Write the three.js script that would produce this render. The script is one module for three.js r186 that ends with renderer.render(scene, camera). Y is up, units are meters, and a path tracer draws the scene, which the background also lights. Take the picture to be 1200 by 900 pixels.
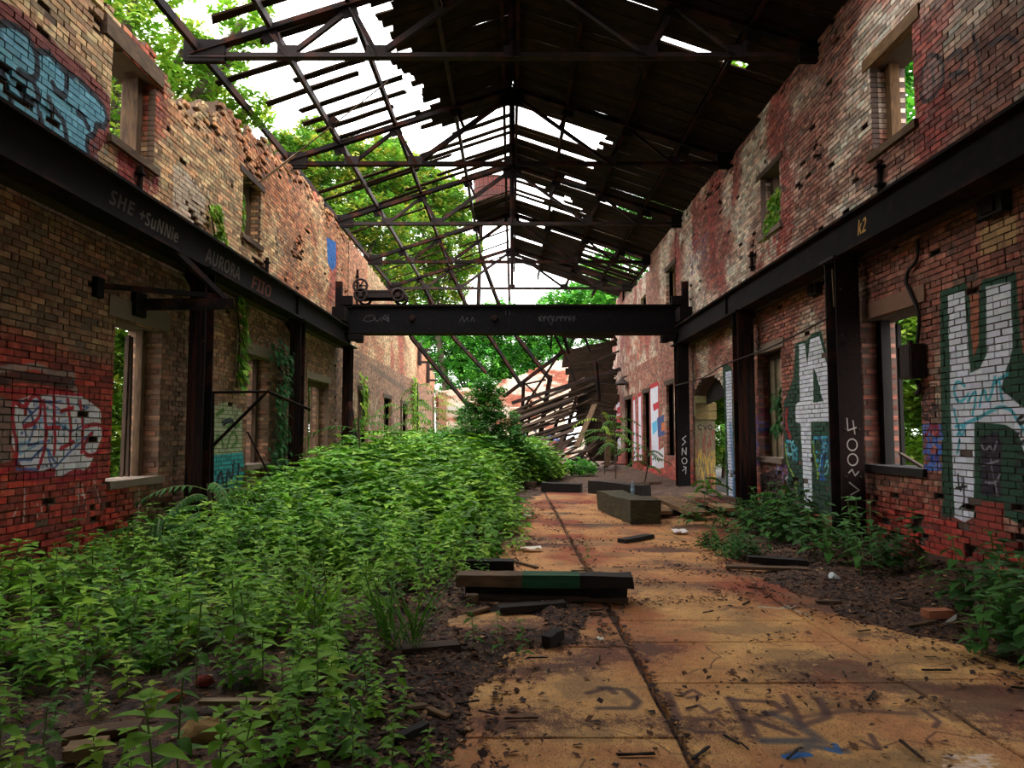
import * as THREE from 'three';
import { mergeGeometries } from 'three/addons/utils/BufferGeometryUtils.js';

// ---------------------------------------------------------------- camera, sky, exposure
const scene = new THREE.Scene();
const FOCAL = 850, EYE = 1.45, PITCH = Math.atan(58 / 850);
const camera = new THREE.PerspectiveCamera(2 * Math.atan(450 / FOCAL) * 180 / Math.PI, 4 / 3, 0.05, 400);
camera.position.set(0, EYE, 0);
camera.rotation.set(PITCH, 0, 0);
const renderer = new THREE.WebGLRenderer();
renderer.toneMapping = THREE.LinearToneMapping;
renderer.toneMappingExposure = 1.42;
renderer.shadowMap.enabled = true;
{ // even overcast sky, brighter overhead than at the horizon
  const w = 64, h = 32, a = new Float32Array(w * h * 4);
  for (let j = 0; j < h; j++) for (let i = 0; i < w; i++) {
    const el = ((j + 0.5) / h - 0.5) * Math.PI, L = 7.2 * (1 + 2 * Math.max(0, Math.sin(el))) / 3;
    a.set([L * 1.0, L * 0.985, L * 0.99, 1], (j * w + i) * 4);
  }
  const t = new THREE.DataTexture(a, w, h, THREE.RGBAFormat, THREE.FloatType);
  t.mapping = THREE.EquirectangularReflectionMapping; t.magFilter = THREE.LinearFilter; t.minFilter = THREE.LinearFilter; t.needsUpdate = true;
  scene.background = t; scene.environment = t;
}

// ---------------------------------------------------------------- helpers
function rng(seed) { let a = seed >>> 0; return () => { a = (a + 0x6D2B79F5) | 0; let t = Math.imul(a ^ (a >>> 15), 1 | a); t = (t + Math.imul(t ^ (t >>> 7), 61 | t)) ^ t; return ((t ^ (t >>> 14)) >>> 0) / 4294967296; }; }
const hash = (x, y, s = 0) => { let h = Math.imul(x | 0, 374761393) + Math.imul(y | 0, 668265263) + Math.imul(s | 0, 974634791); h = Math.imul(h ^ (h >>> 13), 1274126177); return ((h ^ (h >>> 16)) >>> 0) / 4294967296; };
function noise(x, y, s = 0) { const i = Math.floor(x), j = Math.floor(y), f = x - i, g = y - j, u = f * f * (3 - 2 * f), v = g * g * (3 - 2 * g); return (hash(i, j, s) * (1 - u) + hash(i + 1, j, s) * u) * (1 - v) + (hash(i, j + 1, s) * (1 - u) + hash(i + 1, j + 1, s) * u) * v; }
const fbm = (x, y, s = 0, n = 3) => { let r = 0, a = 0.5, t = 0; for (let k = 0; k < n; k++) { r += a * noise(x, y, s + k * 17); t += a; a /= 2; x *= 2.03; y *= 2.03; } return r / t; };
const clamp = (x, a = 0, b = 1) => Math.min(b, Math.max(a, x)), lerp = (a, b, t) => a + (b - a) * t, smooth = (a, b, x) => { const t = clamp((x - a) / (b - a)); return t * t * (3 - 2 * t); };
const mixc = (a, b, t) => [lerp(a[0], b[0], t), lerp(a[1], b[1], t), lerp(a[2], b[2], t)];
const V = (x, y, d) => new THREE.Vector3(x, y, -d);                  // d: metres in front of the camera
function table(pts, x) { if (x <= pts[0][0]) return pts[0][1]; for (let i = 1; i < pts.length; i++) if (x <= pts[i][0]) return lerp(pts[i - 1][1], pts[i][1], (x - pts[i - 1][0]) / (pts[i][0] - pts[i - 1][0])); return pts[pts.length - 1][1]; }
// a photograph pixel gives a direction; wall, ground or an own distance gives the place
function ray(px, py) { const x = (px - 600) / FOCAL, y = (450 - py) / FOCAL, c = Math.cos(PITCH), s = Math.sin(PITCH); return [x, s + y * c, c - y * s]; }
const onWall = (px, py, X) => { const r = ray(px, py), t = X / r[0]; return [t * r[2], EYE + t * r[1]]; };
const onGround = (px, py, y = 0) => { const r = ray(px, py), t = (y - EYE) / r[1]; return [t * r[0], t * r[2]]; };
const at = (px, py, d) => { const r = ray(px, py), t = d / r[2]; return V(t * r[0], EYE + t * r[1], d); };

const names = {};
function numbered(n) { const k = names[n] = (names[n] ?? -1) + 1; return k ? n + '_' + String(k).padStart(3, '0') : n; }
function shade(o) { o.castShadow = true; o.receiveShadow = true; return o; }
function part(name, geo, mat, parent) { const m = shade(new THREE.Mesh(geo, mat)); m.name = name; parent.add(m); return m; }
function describe(o, label, category, group, kind) { o.userData.label = label; if (category) o.userData.category = category; if (group) o.userData.group = group; if (kind) o.userData.kind = kind; return o; }
function thing(name, label, category, pos, group) { const g = new THREE.Group(); g.name = numbered(name); scene.add(g); if (pos) g.position.copy(pos); return describe(g, label, category, group); }
function single(name, geo, mat, label, category, group) { return describe(part(numbered(name), geo, mat, scene), label, category, group); }
function structure(name, label) { const g = new THREE.Group(); g.name = name; scene.add(g); describe(g, label); g.userData.kind = 'structure'; return g; }
function copyOf(root, label) { const c = root.clone(); c.name = numbered(root.name.replace(/_\d\d\d$/, '')); scene.add(c); if (label) { c.userData = { ...root.userData, label }; } return c; }

function boxUv(g) { const p = g.attributes.position, n = g.attributes.normal, uv = g.attributes.uv; for (let i = 0; i < p.count; i++) { const ax = Math.abs(n.getX(i)), ay = Math.abs(n.getY(i)), az = Math.abs(n.getZ(i)); if (az > ax && az > ay) uv.setXY(i, p.getX(i), p.getY(i)); else if (ax > ay) uv.setXY(i, p.getZ(i), p.getY(i)); else uv.setXY(i, p.getZ(i), p.getX(i)); } return g; }
function orient(g, a, b, up = new THREE.Vector3(0, 1, 0)) { // geometry lying along +z from 0 to its length -> from a towards b
  const z = b.clone().sub(a).normalize(); let u = up.clone(); if (Math.abs(z.dot(u)) > 0.98) u.set(0, 0, 1).addScaledVector(z, -z.z); if (u.lengthSq() < 1e-6) u.set(1, 0, 0);
  const x = new THREE.Vector3().crossVectors(u, z).normalize(), y = new THREE.Vector3().crossVectors(z, x);
  return g.applyMatrix4(new THREE.Matrix4().makeBasis(x, y, z).setPosition(a));
}
function bar(a, b, w, h, up, rough = 0, r = Math.random0) { // a plain bar; rough > 0 jitters its corners (split timber)
  const L = a.distanceTo(b), g = new THREE.BoxGeometry(w, h, L, 1, 1, rough ? 4 : 1); g.translate(0, 0, L / 2);
  boxUv(g); const o = (a.x * 1.37 + a.z * 0.71 + a.y * 2.1), uv = g.attributes.uv; for (let i = 0; i < uv.count; i++) uv.setXY(i, uv.getX(i) + o, uv.getY(i) + o * 1.7);
  if (rough) { const p = g.attributes.position; for (let i = 0; i < p.count; i++) { const kx = p.getX(i) > 0 ? 1 : 0, ky = p.getY(i) > 0 ? 1 : 0, kz = Math.round(p.getZ(i) / L * 4), id = kx + 2 * ky + 4 * kz + Math.floor(o * 977), end = kz === 0 || kz === 4; p.setXYZ(i, p.getX(i) + (hash(id, 1) - 0.5) * rough * w, p.getY(i) + (hash(id, 2) - 0.5) * rough * h, p.getZ(i) + (end ? (hash(id, 3) - 0.5) * rough * Math.min(0.5, L * 0.12) * 2.2 : 0)); } g.computeVertexNormals(); }
  return orient(g, a, b, up);
}
function profile(kind, w, h, t) { // steel section outline, centred
  const s = new THREE.Shape(), P = (l) => l.forEach(([x, y], i) => (i ? s.lineTo(x, y) : s.moveTo(x, y)));
  if (kind === 'I') P([[-w / 2, -h / 2], [w / 2, -h / 2], [w / 2, -h / 2 + t], [t / 2, -h / 2 + t], [t / 2, h / 2 - t], [w / 2, h / 2 - t], [w / 2, h / 2], [-w / 2, h / 2], [-w / 2, h / 2 - t], [-t / 2, h / 2 - t], [-t / 2, -h / 2 + t], [-w / 2, -h / 2 + t]]);
  else if (kind === 'L') P([[0, 0], [w, 0], [w, t], [t, t], [t, h], [0, h]]);
  else if (kind === 'T') P([[-w / 2, 0], [w / 2, 0], [w / 2, t], [t / 2, t], [t / 2, h], [-t / 2, h], [-t / 2, t], [-w / 2, t]]);
  else P([[0, -h / 2], [w, -h / 2], [w, -h / 2 + t], [t, -h / 2 + t], [t, h / 2 - t], [w, h / 2 - t], [w, h / 2], [0, h / 2]]);
  return s;
}
function section(kind, a, b, w, h, t, up) { const L = a.distanceTo(b); return orient(new THREE.ExtrudeGeometry(profile(kind, w, h, t), { depth: L, bevelEnabled: false, curveSegments: 1 }), a, b, up); }
const tube = (pts, r, seg = 12, rad = 6, curved = true) => new THREE.TubeGeometry(curved ? new THREE.CatmullRomCurve3(pts) : Object.assign(new THREE.CurvePath(), { curves: pts.slice(1).map((p, i) => new THREE.LineCurve3(pts[i], p)) }), seg, r, rad, false);
const boxAt = (x, y, d, w, h, l) => boxUv(new THREE.BoxGeometry(w, h, l)).translate(x, y, -d);
function merged(list) { return mergeGeometries(list.map((g) => { const n = g.index ? g.toNonIndexed() : g; for (const k of Object.keys(n.attributes)) if (!['position', 'normal', 'uv'].includes(k)) n.deleteAttribute(k); return n; })); }
class Quads { // boxes and quads with explicit uv and colour, one geometry
  constructor() { this.p = []; this.n = []; this.t = []; this.c = []; this.i = []; }
  quad(a, b, c, d, n, uvs, col) {
    const k = this.p.length / 3; for (const q of [a, b, c, d]) { this.p.push(q[0], q[1], q[2]); this.n.push(n[0], n[1], n[2]); this.c.push(col[0], col[1], col[2]); } for (const u of uvs) this.t.push(u[0], u[1]);
    const e = [b[0] - a[0], b[1] - a[1], b[2] - a[2]], f = [c[0] - a[0], c[1] - a[1], c[2] - a[2]], x = [e[1] * f[2] - e[2] * f[1], e[2] * f[0] - e[0] * f[2], e[0] * f[1] - e[1] * f[0]];
    if (x[0] * n[0] + x[1] * n[1] + x[2] * n[2] > 0) this.i.push(k, k + 1, k + 2, k, k + 2, k + 3); else this.i.push(k, k + 2, k + 1, k, k + 3, k + 2);
  }
  build() { const g = new THREE.BufferGeometry(); g.setAttribute('position', new THREE.Float32BufferAttribute(this.p, 3)); g.setAttribute('normal', new THREE.Float32BufferAttribute(this.n, 3)); g.setAttribute('uv', new THREE.Float32BufferAttribute(this.t, 2)); g.setAttribute('color', new THREE.Float32BufferAttribute(this.c, 3)); g.setIndex(this.i); return g; }
}

// ---------------------------------------------------------------- materials
function canvasOf(w, h) { const c = document.createElement('canvas'); c.width = w; c.height = h; return c; }
const rgb = (c, a = 1) => `rgba(${Math.round(clamp(c[0], 0, 255))},${Math.round(clamp(c[1], 0, 255))},${Math.round(clamp(c[2], 0, 255))},${a})`;
function texOf(c, repeat, srgb = true) { const t = new THREE.CanvasTexture(c); if (srgb) t.colorSpace = THREE.SRGBColorSpace; if (repeat) { t.wrapS = t.wrapT = THREE.RepeatWrapping; t.repeat.set(repeat, repeat); } return t; }
function pixelTex(n, repeat, f, srgb = true) { const c = canvasOf(n, n), x = c.getContext('2d'), im = x.createImageData(n, n); for (let j = 0; j < n; j++) for (let i = 0; i < n; i++) { const q = f(i / n, j / n, i, j); im.data.set([clamp(q[0], 0, 255), clamp(q[1], 0, 255), clamp(q[2], 0, 255), 255], (j * n + i) * 4); } x.putImageData(im, 0, 0); return texOf(c, repeat, srgb); }
const tileN = (u, v, f, s) => { const w = (a) => ((a % f) + f) % f, x = u * f, y = v * f, i = Math.floor(x), j = Math.floor(y), p = x - i, q = y - j, a = p * p * (3 - 2 * p), b = q * q * (3 - 2 * q); return (hash(w(i), w(j), s) * (1 - a) + hash(w(i + 1), w(j), s) * a) * (1 - b) + (hash(w(i), w(j + 1), s) * (1 - a) + hash(w(i + 1), w(j + 1), s) * a) * b; };
const steelTex = pixelTex(512, 0.5, (u, v) => { const a = tileN(u, v, 6, 1) * 0.5 + tileN(u, v, 17, 2) * 0.3 + tileN(u, v, 60, 3) * 0.2, r = smooth(0.52, 0.72, a), g = tileN(u, v, 120, 4) * 10; return mixc([40 + g, 34 + g, 33 + g], [88 + g, 50 + g, 36 + g], r); });
const rustTex = pixelTex(512, 0.7, (u, v) => { const a = tileN(u, v, 7, 11) * 0.5 + tileN(u, v, 23, 12) * 0.3 + tileN(u, v, 80, 13) * 0.2, g = tileN(u, v, 130, 14) * 14; return mixc([60 + g, 38 + g, 32 + g], [128 + g, 66 + g, 44 + g], smooth(0.4, 0.7, a)); });
const woodTex = pixelTex(512, 0.6, (u, v) => { const a = tileN(u * 0.25, v, 64, 21), b = tileN(u, v * 1, 9, 22), c = tileN(u * 0.12, v, 160, 23), k = a * 0.45 + b * 0.25 + c * 0.3; return mixc([92, 76, 60], [196, 172, 140], k); });
const soilTex = pixelTex(1024, 0.8, (u, v) => { const a = tileN(u, v, 9, 31), b = tileN(u, v, 40, 32), c = tileN(u, v, 150, 33), d = tileN(u, v, 400, 34), k = a * 0.25 + b * 0.25 + c * 0.25 + d * 0.25; return mixc([34, 22, 16], [112, 76, 50], smooth(0.25, 0.75, k)); });
const soilBump = pixelTex(512, 1.7, (u, v) => { const k = 255 * (tileN(u, v, 30, 35) * 0.5 + tileN(u, v, 110, 36) * 0.5); return [k, k, k]; }, false);
const grainBump = pixelTex(512, 3, (u, v) => { const k = 255 * (tileN(u, v, 25, 45) * 0.4 + tileN(u, v, 90, 46) * 0.6); return [k, k, k]; }, false);
const M = (o) => new THREE.MeshStandardMaterial({ roughness: 0.9, ...o });
const matte = (o) => new THREE.MeshPhysicalMaterial({ roughness: 0.9, specularIntensity: 0.25, ...o });
const steel = matte({ map: steelTex, color: 0x9c9694, roughness: 0.9 }), rust = M({ map: rustTex, color: 0x7c706a, roughness: 0.85 });
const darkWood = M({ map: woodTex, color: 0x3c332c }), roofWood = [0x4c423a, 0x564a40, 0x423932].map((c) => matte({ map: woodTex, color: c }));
const greyWood = M({ map: woodTex, color: 0xa08c74 }), paleWood = M({ map: woodTex, color: 0xb99c72 }), brightWood = M({ map: woodTex, color: 0xecd8b4 }), midWood = M({ map: woodTex, color: 0x6e5a47 }), blackWood = M({ map: woodTex, color: 0x2c2722 });
const stone = M({ color: 0x7d6c5c, bumpMap: grainBump, bumpScale: 0.006 });
const leafy = (c, tr = 0.32) => new THREE.MeshPhysicalMaterial({ color: c, roughness: 0.75, transmission: tr, thickness: 0, side: THREE.DoubleSide, specularIntensity: 0.3 });
const stemMat = M({ color: 0x66783a }), barkMat = M({ color: 0x4a3c30 });
Math.random0 = null;

// ---------------------------------------------------------------- brick walls
const COURSE = 0.0677, LONG = 0.203, WX = 4.6, THICK = 0.46, NEARBRICK = 20.2;
const grainTile = (() => { const n = 512, c = canvasOf(n, n), x = c.getContext('2d'), im = x.createImageData(n, n), r = rng(5); for (let k = 0; k < n * n; k++) { const v = tileN((k % n) / n, Math.floor(k / n) / n, 90, 51) * 0.6 + r() * 0.4, dark = v < 0.5; im.data.set([dark ? 20 : 235, dark ? 12 : 220, dark ? 8 : 195, Math.abs(v - 0.5) * 210], k * 4); } x.putImageData(im, 0, 0); return c; })();
function layoutBricks(s0, s1, t1, seed) { // common bond: every sixth course is headers
  const out = [];
  for (let k = 0; (k + 1) * COURSE < t1; k++) {
    const head = k % 6 === 3, L = head ? LONG / 2 : LONG; let s = s0 - (k % 2 ? LONG / 2 : head ? LONG / 4 : 0);
    for (let q = 0; s < s1; q++, s += L) { const j = (hash(q, k, seed) - 0.5) * 0.012; out.push({ a: s + j, b: s + L - 0.011 + (hash(q, k, seed + 1) - 0.5) * 0.008, t: k * COURSE, k, q, head }); }
  }
  return out;
}
const inHole = (h, s, t) => { if (s <= h.a || s >= h.b || t <= h.y0) return false; const top = h.arch ? h.y1 + h.arch * (1 - ((s - (h.a + h.b) / 2) / ((h.b - h.a) / 2)) ** 2) : h.y1; return t < top; };

function makeWall(o) {
  const { X, side, name, label, holes, top, colour, paint, segs, d1, seed } = o, wall = structure(name, label);
  const world = (s, t, n) => [X + side * n, t, -s];
  const layout = layoutBricks(o.d0, d1 + 0.3, 8, seed);
  // textures, painted in metres along and up the wall
  const paints = segs.map(([s0, s1, px, py, far]) => {
    const c = canvasOf(px, py), x = c.getContext('2d'), kx = px / (s1 - s0), ky = py / 8;
    x.fillStyle = rgb([110, 80, 62]); x.fillRect(0, 0, px, py);
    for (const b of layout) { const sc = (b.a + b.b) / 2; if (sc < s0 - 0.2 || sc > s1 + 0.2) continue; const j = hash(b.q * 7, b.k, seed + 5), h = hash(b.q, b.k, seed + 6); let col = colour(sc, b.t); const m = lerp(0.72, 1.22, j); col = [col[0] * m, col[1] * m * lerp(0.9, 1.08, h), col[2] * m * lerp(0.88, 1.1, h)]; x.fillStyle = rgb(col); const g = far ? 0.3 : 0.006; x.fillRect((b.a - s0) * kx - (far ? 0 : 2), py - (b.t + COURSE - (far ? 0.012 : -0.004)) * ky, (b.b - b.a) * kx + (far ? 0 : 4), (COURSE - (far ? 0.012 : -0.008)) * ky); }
    x.fillStyle = x.createPattern(grainTile, 'repeat'); x.globalAlpha = 0.55; x.fillRect(0, 0, px, py); x.globalAlpha = 1;
    const r = rng(seed + Math.floor(s0) * 31);
    x.save(); x.setTransform(kx, 0, 0, -ky, -s0 * kx, py); x.lineCap = x.lineJoin = 'round'; paint(x, r); x.restore();
    x.fillStyle = x.createPattern(grainTile, 'repeat'); x.globalAlpha = 0.3; x.fillRect(0, 0, px, py); x.globalAlpha = 1;
    return { s0, s1, mat: new THREE.MeshStandardMaterial({ map: texOf(c), vertexColors: true, roughness: 0.92, bumpMap: grainBump, bumpScale: far ? 0 : 0.004 }) };
  });
  const uvOf = (P, s, t) => [(s - P.s0) / (P.s1 - P.s0), t / 8];
  const mortar = M({ color: o.mortar ?? 0x6b5848, bumpMap: grainBump, bumpScale: 0.004 });
  // backing masonry
  const steps = []; for (let s = o.d0; s <= d1; s += 0.1015) steps.push([s, Math.floor(top(s) / COURSE) * COURSE]);
  const outline = new THREE.Shape(); outline.moveTo(o.d0, -0.3); outline.lineTo(d1, -0.3);
  for (let k = steps.length - 1; k >= 0; k--) { outline.lineTo(steps[k][0] + 0.05, steps[k][1] - 0.03); outline.lineTo(steps[k][0] - 0.05, steps[k][1] - 0.03); }
  for (const h of holes) { if (h.a < o.d0) continue; const p = new THREE.Path(); p.moveTo(h.a, h.y0); if (h.arch) { for (let k = 0; k <= 12; k++) { const s = lerp(h.a, h.b, k / 12); p.lineTo(s, h.y1 + h.arch * (1 - (2 * k / 12 - 1) ** 2)); } } else { p.lineTo(h.a, Math.min(h.y1, top((h.a + h.b) / 2) - 0.05)); p.lineTo(h.b, Math.min(h.y1, top((h.a + h.b) / 2) - 0.05)); } p.lineTo(h.b, h.y0); outline.holes.push(p); }
  const body = new THREE.ExtrudeGeometry(outline, { depth: THICK - 0.1, bevelEnabled: false, curveSegments: 1 });
  { const p = body.attributes.position; for (let i = 0; i < p.count; i++) { const w = world(p.getX(i), p.getY(i), -0.1 - p.getZ(i)); p.setXYZ(i, ...w); } if (side > 0) { const q = body.attributes.position.array; for (let i = 0; i < q.length; i += 9) for (let k = 0; k < 3; k++) { const t = q[i + 3 + k]; q[i + 3 + k] = q[i + 6 + k]; q[i + 6 + k] = t; } } body.computeVertexNormals(); }
  part('masonry_core', body, o.coreMat ?? mortar, wall);
  // bricks and their mortar beds
  const beds = new Quads(), rest = paints.map(() => new Quads()), pool = [], W3 = [1, 1, 1];
  const add = (Q, P, s0, s1, t0, t1, n0, n1, col, jit) => { // a brick from depth n1 (inside) to n0 (face)
    const j = jit ? jit.map((e) => n0 + e) : [n0, n0, n0, n0], f = [world(s0, t0, j[0]), world(s1, t0, j[1]), world(s1, t1, j[2]), world(s0, t1, j[3])], k = [world(s0, t0, n1), world(s1, t0, n1), world(s1, t1, n1), world(s0, t1, n1)], u = [uvOf(P, s0, t0), uvOf(P, s1, t0), uvOf(P, s1, t1), uvOf(P, s0, t1)];
    Q.quad(f[0], f[1], f[2], f[3], [side, 0, 0], u, col);
    Q.quad(f[0], f[1], k[1], k[0], [0, -1, 0], [u[0], u[1], u[1], u[0]], col); Q.quad(f[3], f[2], k[2], k[3], [0, 1, 0], [u[3], u[2], u[2], u[3]], col);
    Q.quad(f[0], f[3], k[3], k[0], [0, 0, 1], [u[0], u[3], u[3], u[0]], col); Q.quad(f[1], f[2], k[2], k[1], [0, 0, -1], [u[1], u[2], u[2], u[1]], col);
  };
  for (const b of layout) {
    const sc = (b.a + b.b) / 2, tc = b.t + COURSE / 2; let a = b.a, e = b.b, skip = false;
    if (tc > top(sc) || e > NEARBRICK || sc < 3.2) continue;
    for (const h of holes) { if (inHole(h, a, tc) && inHole(h, e, tc)) skip = true; else if (inHole(h, e, tc) && !inHole(h, a, tc)) e = h.a; else if (inHole(h, a, tc) && !inHole(h, e, tc)) a = h.b; else if (a < h.a && e > h.b && inHole(h, sc, tc)) skip = true; }
    if (skip || e - a < 0.025) continue;
    const w = o.wear(sc, tc), gone = hash(b.q, b.k, seed + 9) < w * 0.55, r = rng(b.q * 9176 + b.k * 131 + seed), proud = (r() - 0.5) * 0.009 - (r() < w ? r() * 0.05 * (0.4 + w) : 0);
    const P = paints.findIndex((p) => sc < p.s1);
    if (!gone) {
      add(beds, { s0: 0, s1: 1 }, a - 0.012, e + 0.012, b.t - 0.006, b.t + COURSE + 0.004, -0.011 - (w > 0.12 ? 0.02 + w * 0.04 : 0), -0.1, W3);
      const c = lerp(0.8, 1.1, r()), rough = 0.004 + w * 0.02, jit = [0, 0, 0, 0].map(() => -r() * rough);
      const dx = w * r() * 0.02, dy = w * r() * 0.012;
      pool.push({ args: [paints[P], a + dx, e - dx, b.t + 0.002 + dy * 0.5, b.t + COURSE - 0.01 - dy, proud, -0.1, [c, c * lerp(0.96, 1.02, r()), c * lerp(0.95, 1.02, r())], jit], P, size: (e - a) / (sc * sc), view: sc > 6 && sc * 0.706 < WX + 6 && tc < 7 });
    }
  }
  // jamb bricks turning into the openings
  for (const h of holes) if (h.b < NEARBRICK) for (const [s, dir] of [[h.a, 1], [h.b, -1]]) for (let k = Math.ceil(h.y0 / COURSE); (k + 1) * COURSE < h.y1 + 0.01; k++) for (let q = 0; q < 3; q++) {
    const P = paints[paints.findIndex((p) => s < p.s1)], r = rng(k * 71 + q * 13 + Math.floor(s * 100)), n0 = -0.005 - q * 0.15 - (k % 2 ? 0.05 : 0), n1 = n0 - 0.14; if (n1 < -THICK) continue;
    const c = lerp(0.7, 1.05, r()), s0 = dir > 0 ? s - 0.09 : s - 0.006 - r() * 0.006, s1 = dir > 0 ? s + 0.006 + r() * 0.006 : s + 0.09;
    add(rest[paints.indexOf(P)], P, s0, s1, k * COURSE + 0.002, (k + 1) * COURSE - 0.01, n0, n1, [c, c, c]);
  }
  part('mortar_joints', beds.build(), mortar, wall);
  pool.forEach((b) => { const s = (b.args[1] + b.args[2]) / 2, t = b.args[3], px = 600 + FOCAL * WX / s, py = 508 - FOCAL * (t - EYE) / s; b.seen = px < 1215 && py > -10 && py < 760 && o.clear(s, t) ? b.size : 0; });
  const order = pool.map((b, i) => i).sort((i, j) => pool[j].seen - pool[i].seen), single300 = new Set(order.slice(0, 300));
  pool.forEach((b, i) => { if (single300.has(i)) { const q = new Quads(); add(q, ...b.args); part('brick', q.build(), paints[b.P].mat, wall); } else add(rest[b.P], ...b.args); });
  rest.forEach((q, i) => { if (q.p.length) part('brick_courses', q.build(), paints[i].mat, wall).userData.kind = 'stuff'; });
  // far stretch: the material carries the bricks
  if (d1 > NEARBRICK) {
    const P = paints[paints.length - 1], q = new Quads(), st = 0.203;
    for (let s = NEARBRICK - 0.02; s < d1; s += st) { let y = 0; const tt = Math.floor(top(s + st / 2) / COURSE) * COURSE, cuts = holes.filter((h) => s + st / 2 > h.a && s + st / 2 < h.b).sort((m, n) => m.y0 - n.y0); for (const h of [...cuts, { y0: tt, y1: tt }]) { const y1 = Math.min(h.y0, tt); if (y1 > y) q.quad(world(s, y, 0), world(s + st, y, 0), world(s + st, y1, 0), world(s, y1, 0), [side, 0, 0], [uvOf(P, s, y), uvOf(P, s + st, y), uvOf(P, s + st, y1), uvOf(P, s, y1)], W3); y = h.y1; } for (const h of cuts) for (const yy of [h.y0, h.y1]) q.quad(world(s, yy, 0), world(s + st, yy, 0), world(s + st, yy, -0.11), world(s, yy, -0.11), [0, yy === h.y0 ? 1 : -1, 0], [uvOf(P, s, yy), uvOf(P, s + st, yy), uvOf(P, s + st, yy), uvOf(P, s, yy)], W3); q.quad(world(s, tt, 0), world(s + st, tt, 0), world(s + st, tt, -0.2), world(s, tt, -0.2), [0, 1, 0], [uvOf(P, s, tt), uvOf(P, s + st, tt), uvOf(P, s + st, tt), uvOf(P, s, tt)], W3); }
    for (const h of holes) if (h.b > NEARBRICK) for (const s of [h.a, h.b]) q.quad(world(s, h.y0, 0), world(s, h.y1, 0), world(s, h.y1, -0.3), world(s, h.y0, -0.3), [0, 0, s === h.a ? -1 : 1], [uvOf(P, s, h.y0), uvOf(P, s, h.y1), uvOf(P, s + 0.3, h.y1), uvOf(P, s + 0.3, h.y0)], W3);
    part('far_brickwork', q.build(), P.mat, wall).userData.kind = 'stuff';
  }
  return wall;
}
// pixel outlines -> paths on a wall
const pathOn = (X) => (x, pts, close) => { x.beginPath(); pts.forEach(([px, py], i) => { const [s, t] = onWall(px, py, X); if (i) x.lineTo(s, t); else x.moveTo(s, t); }); if (close) x.closePath(); };
const curveOn = (X) => (x, pts) => { x.beginPath(); const q = pts.map(([a, b]) => onWall(a, b, X)); x.moveTo(...q[0]); for (let i = 1; i < q.length - 1; i++) x.quadraticCurveTo(q[i][0], q[i][1], (q[i][0] + q[i + 1][0]) / 2, (q[i][1] + q[i + 1][1]) / 2); x.lineTo(...q[q.length - 1]); };
const speck = (x, r, n, s0, s1, t0, t1, sizeMax, cols, a = 0.5) => { for (let k = 0; k < n; k++) { x.fillStyle = rgb(cols[Math.floor(r() * cols.length)], a * (0.4 + 0.6 * r())); const s = lerp(s0, s1, r()), t = lerp(t0, t1, r()), w = sizeMax * (0.2 + 0.8 * r()); x.beginPath(); for (let i = 0; i < 7; i++) { const an = i / 7 * 6.283, q = w * (0.5 + 0.6 * r()); x.lineTo(s + Math.cos(an) * q, t + Math.sin(an) * q * 0.8); } x.fill(); } };
function wash(x, r, s0, s1, t0, t1, col, a, n) { speck(x, r, n, s0, s1, t0, t1, 0.16, [col], a); }       // flaky patch of limewash, soot or old paint

const L = -WX, R = WX, lp = pathOn(L), lc = curveOn(L), rp = pathOn(R), rc = curveOn(R);
function hole(X, px, far) { const q = px.map(([a, b]) => onWall(a, b, X)); const s = q.map((v) => v[0]), t = q.map((v) => v[1]); return { a: Math.min(...s), b: Math.max(...s), y0: Math.min(...t), y1: Math.max(...t) }; }
const leftHoles = [
  { a: 8.08, b: 9.12, y0: 4.8, y1: 5.98, id: 'u1' }, { a: 12.15, b: 13.05, y0: 4.8, y1: 5.9, id: 'u2' },
  { a: 8.35, b: 9.5, y0: 0.85, y1: 2.8, id: 'l1' }, { a: 12.6, b: 13.75, y0: 0.85, y1: 2.85, id: 'l2' }, { a: 16.3, b: 18.2, y0: 0.82, y1: 2.7, id: 'l3' },
  { a: 21.7, b: 23.2, y0: 0.9, y1: 2.75 }, { a: 26, b: 27.6, y0: 0.9, y1: 2.75 }, { a: 30.5, b: 32, y0: 0.9, y1: 2.7 }, { a: 3.6, b: 4.8, y0: 0.85, y1: 2.8 },
];
const rightHoles = [
  { a: 8.05, b: 9.05, y0: 4.95, y1: 6.15 }, { a: 12.2, b: 13.18, y0: 5, y1: 6.15 }, { a: 20.25, b: 21.4, y0: 5, y1: 6.25 }, { a: 24.6, b: 25.7, y0: 5, y1: 6.25 },
  { a: 8.15, b: 9.5, y0: 1.0, y1: 2.92 }, { a: 12.35, b: 13.55, y0: 0.97, y1: 2.92 }, { a: 15.7, b: 18.35, y0: 0.0, y1: 2.38, arch: 0.42 },
  { a: 20.5, b: 21.7, y0: 0.8, y1: 2.88 }, { a: 24.3, b: 25.5, y0: 0.3, y1: 2.85 }, { a: 27.8, b: 29.6, y0: 0.1, y1: 2.8 }, { a: 3.7, b: 4.9, y0: 1.0, y1: 2.92 },
];
const leftTop = (d) => { const j = (hash(Math.floor(d / 0.4), 3) - 0.5) * 0.22 + (hash(Math.floor(d / 0.203), 4) - 0.5) * 0.2, q = d < 7.9 ? 7.3 : d < 9.15 ? 6.32 : table([[9.15, 6.12], [10.9, 6.4], [11.2, 6.62], [11.9, 6.72], [12.7, 6.72], [13.1, 6.8], [14.1, 6.98], [17.4, 7.16], [19, 7.02], [24, 6.88], [26.7, 6.8], [33, 5.95], [41, 5.25], [43, 4.9]], d); return q + (d > 9.15 && d < 14 ? j : d >= 14 ? j * 0.25 : j * 0.1); };
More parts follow.
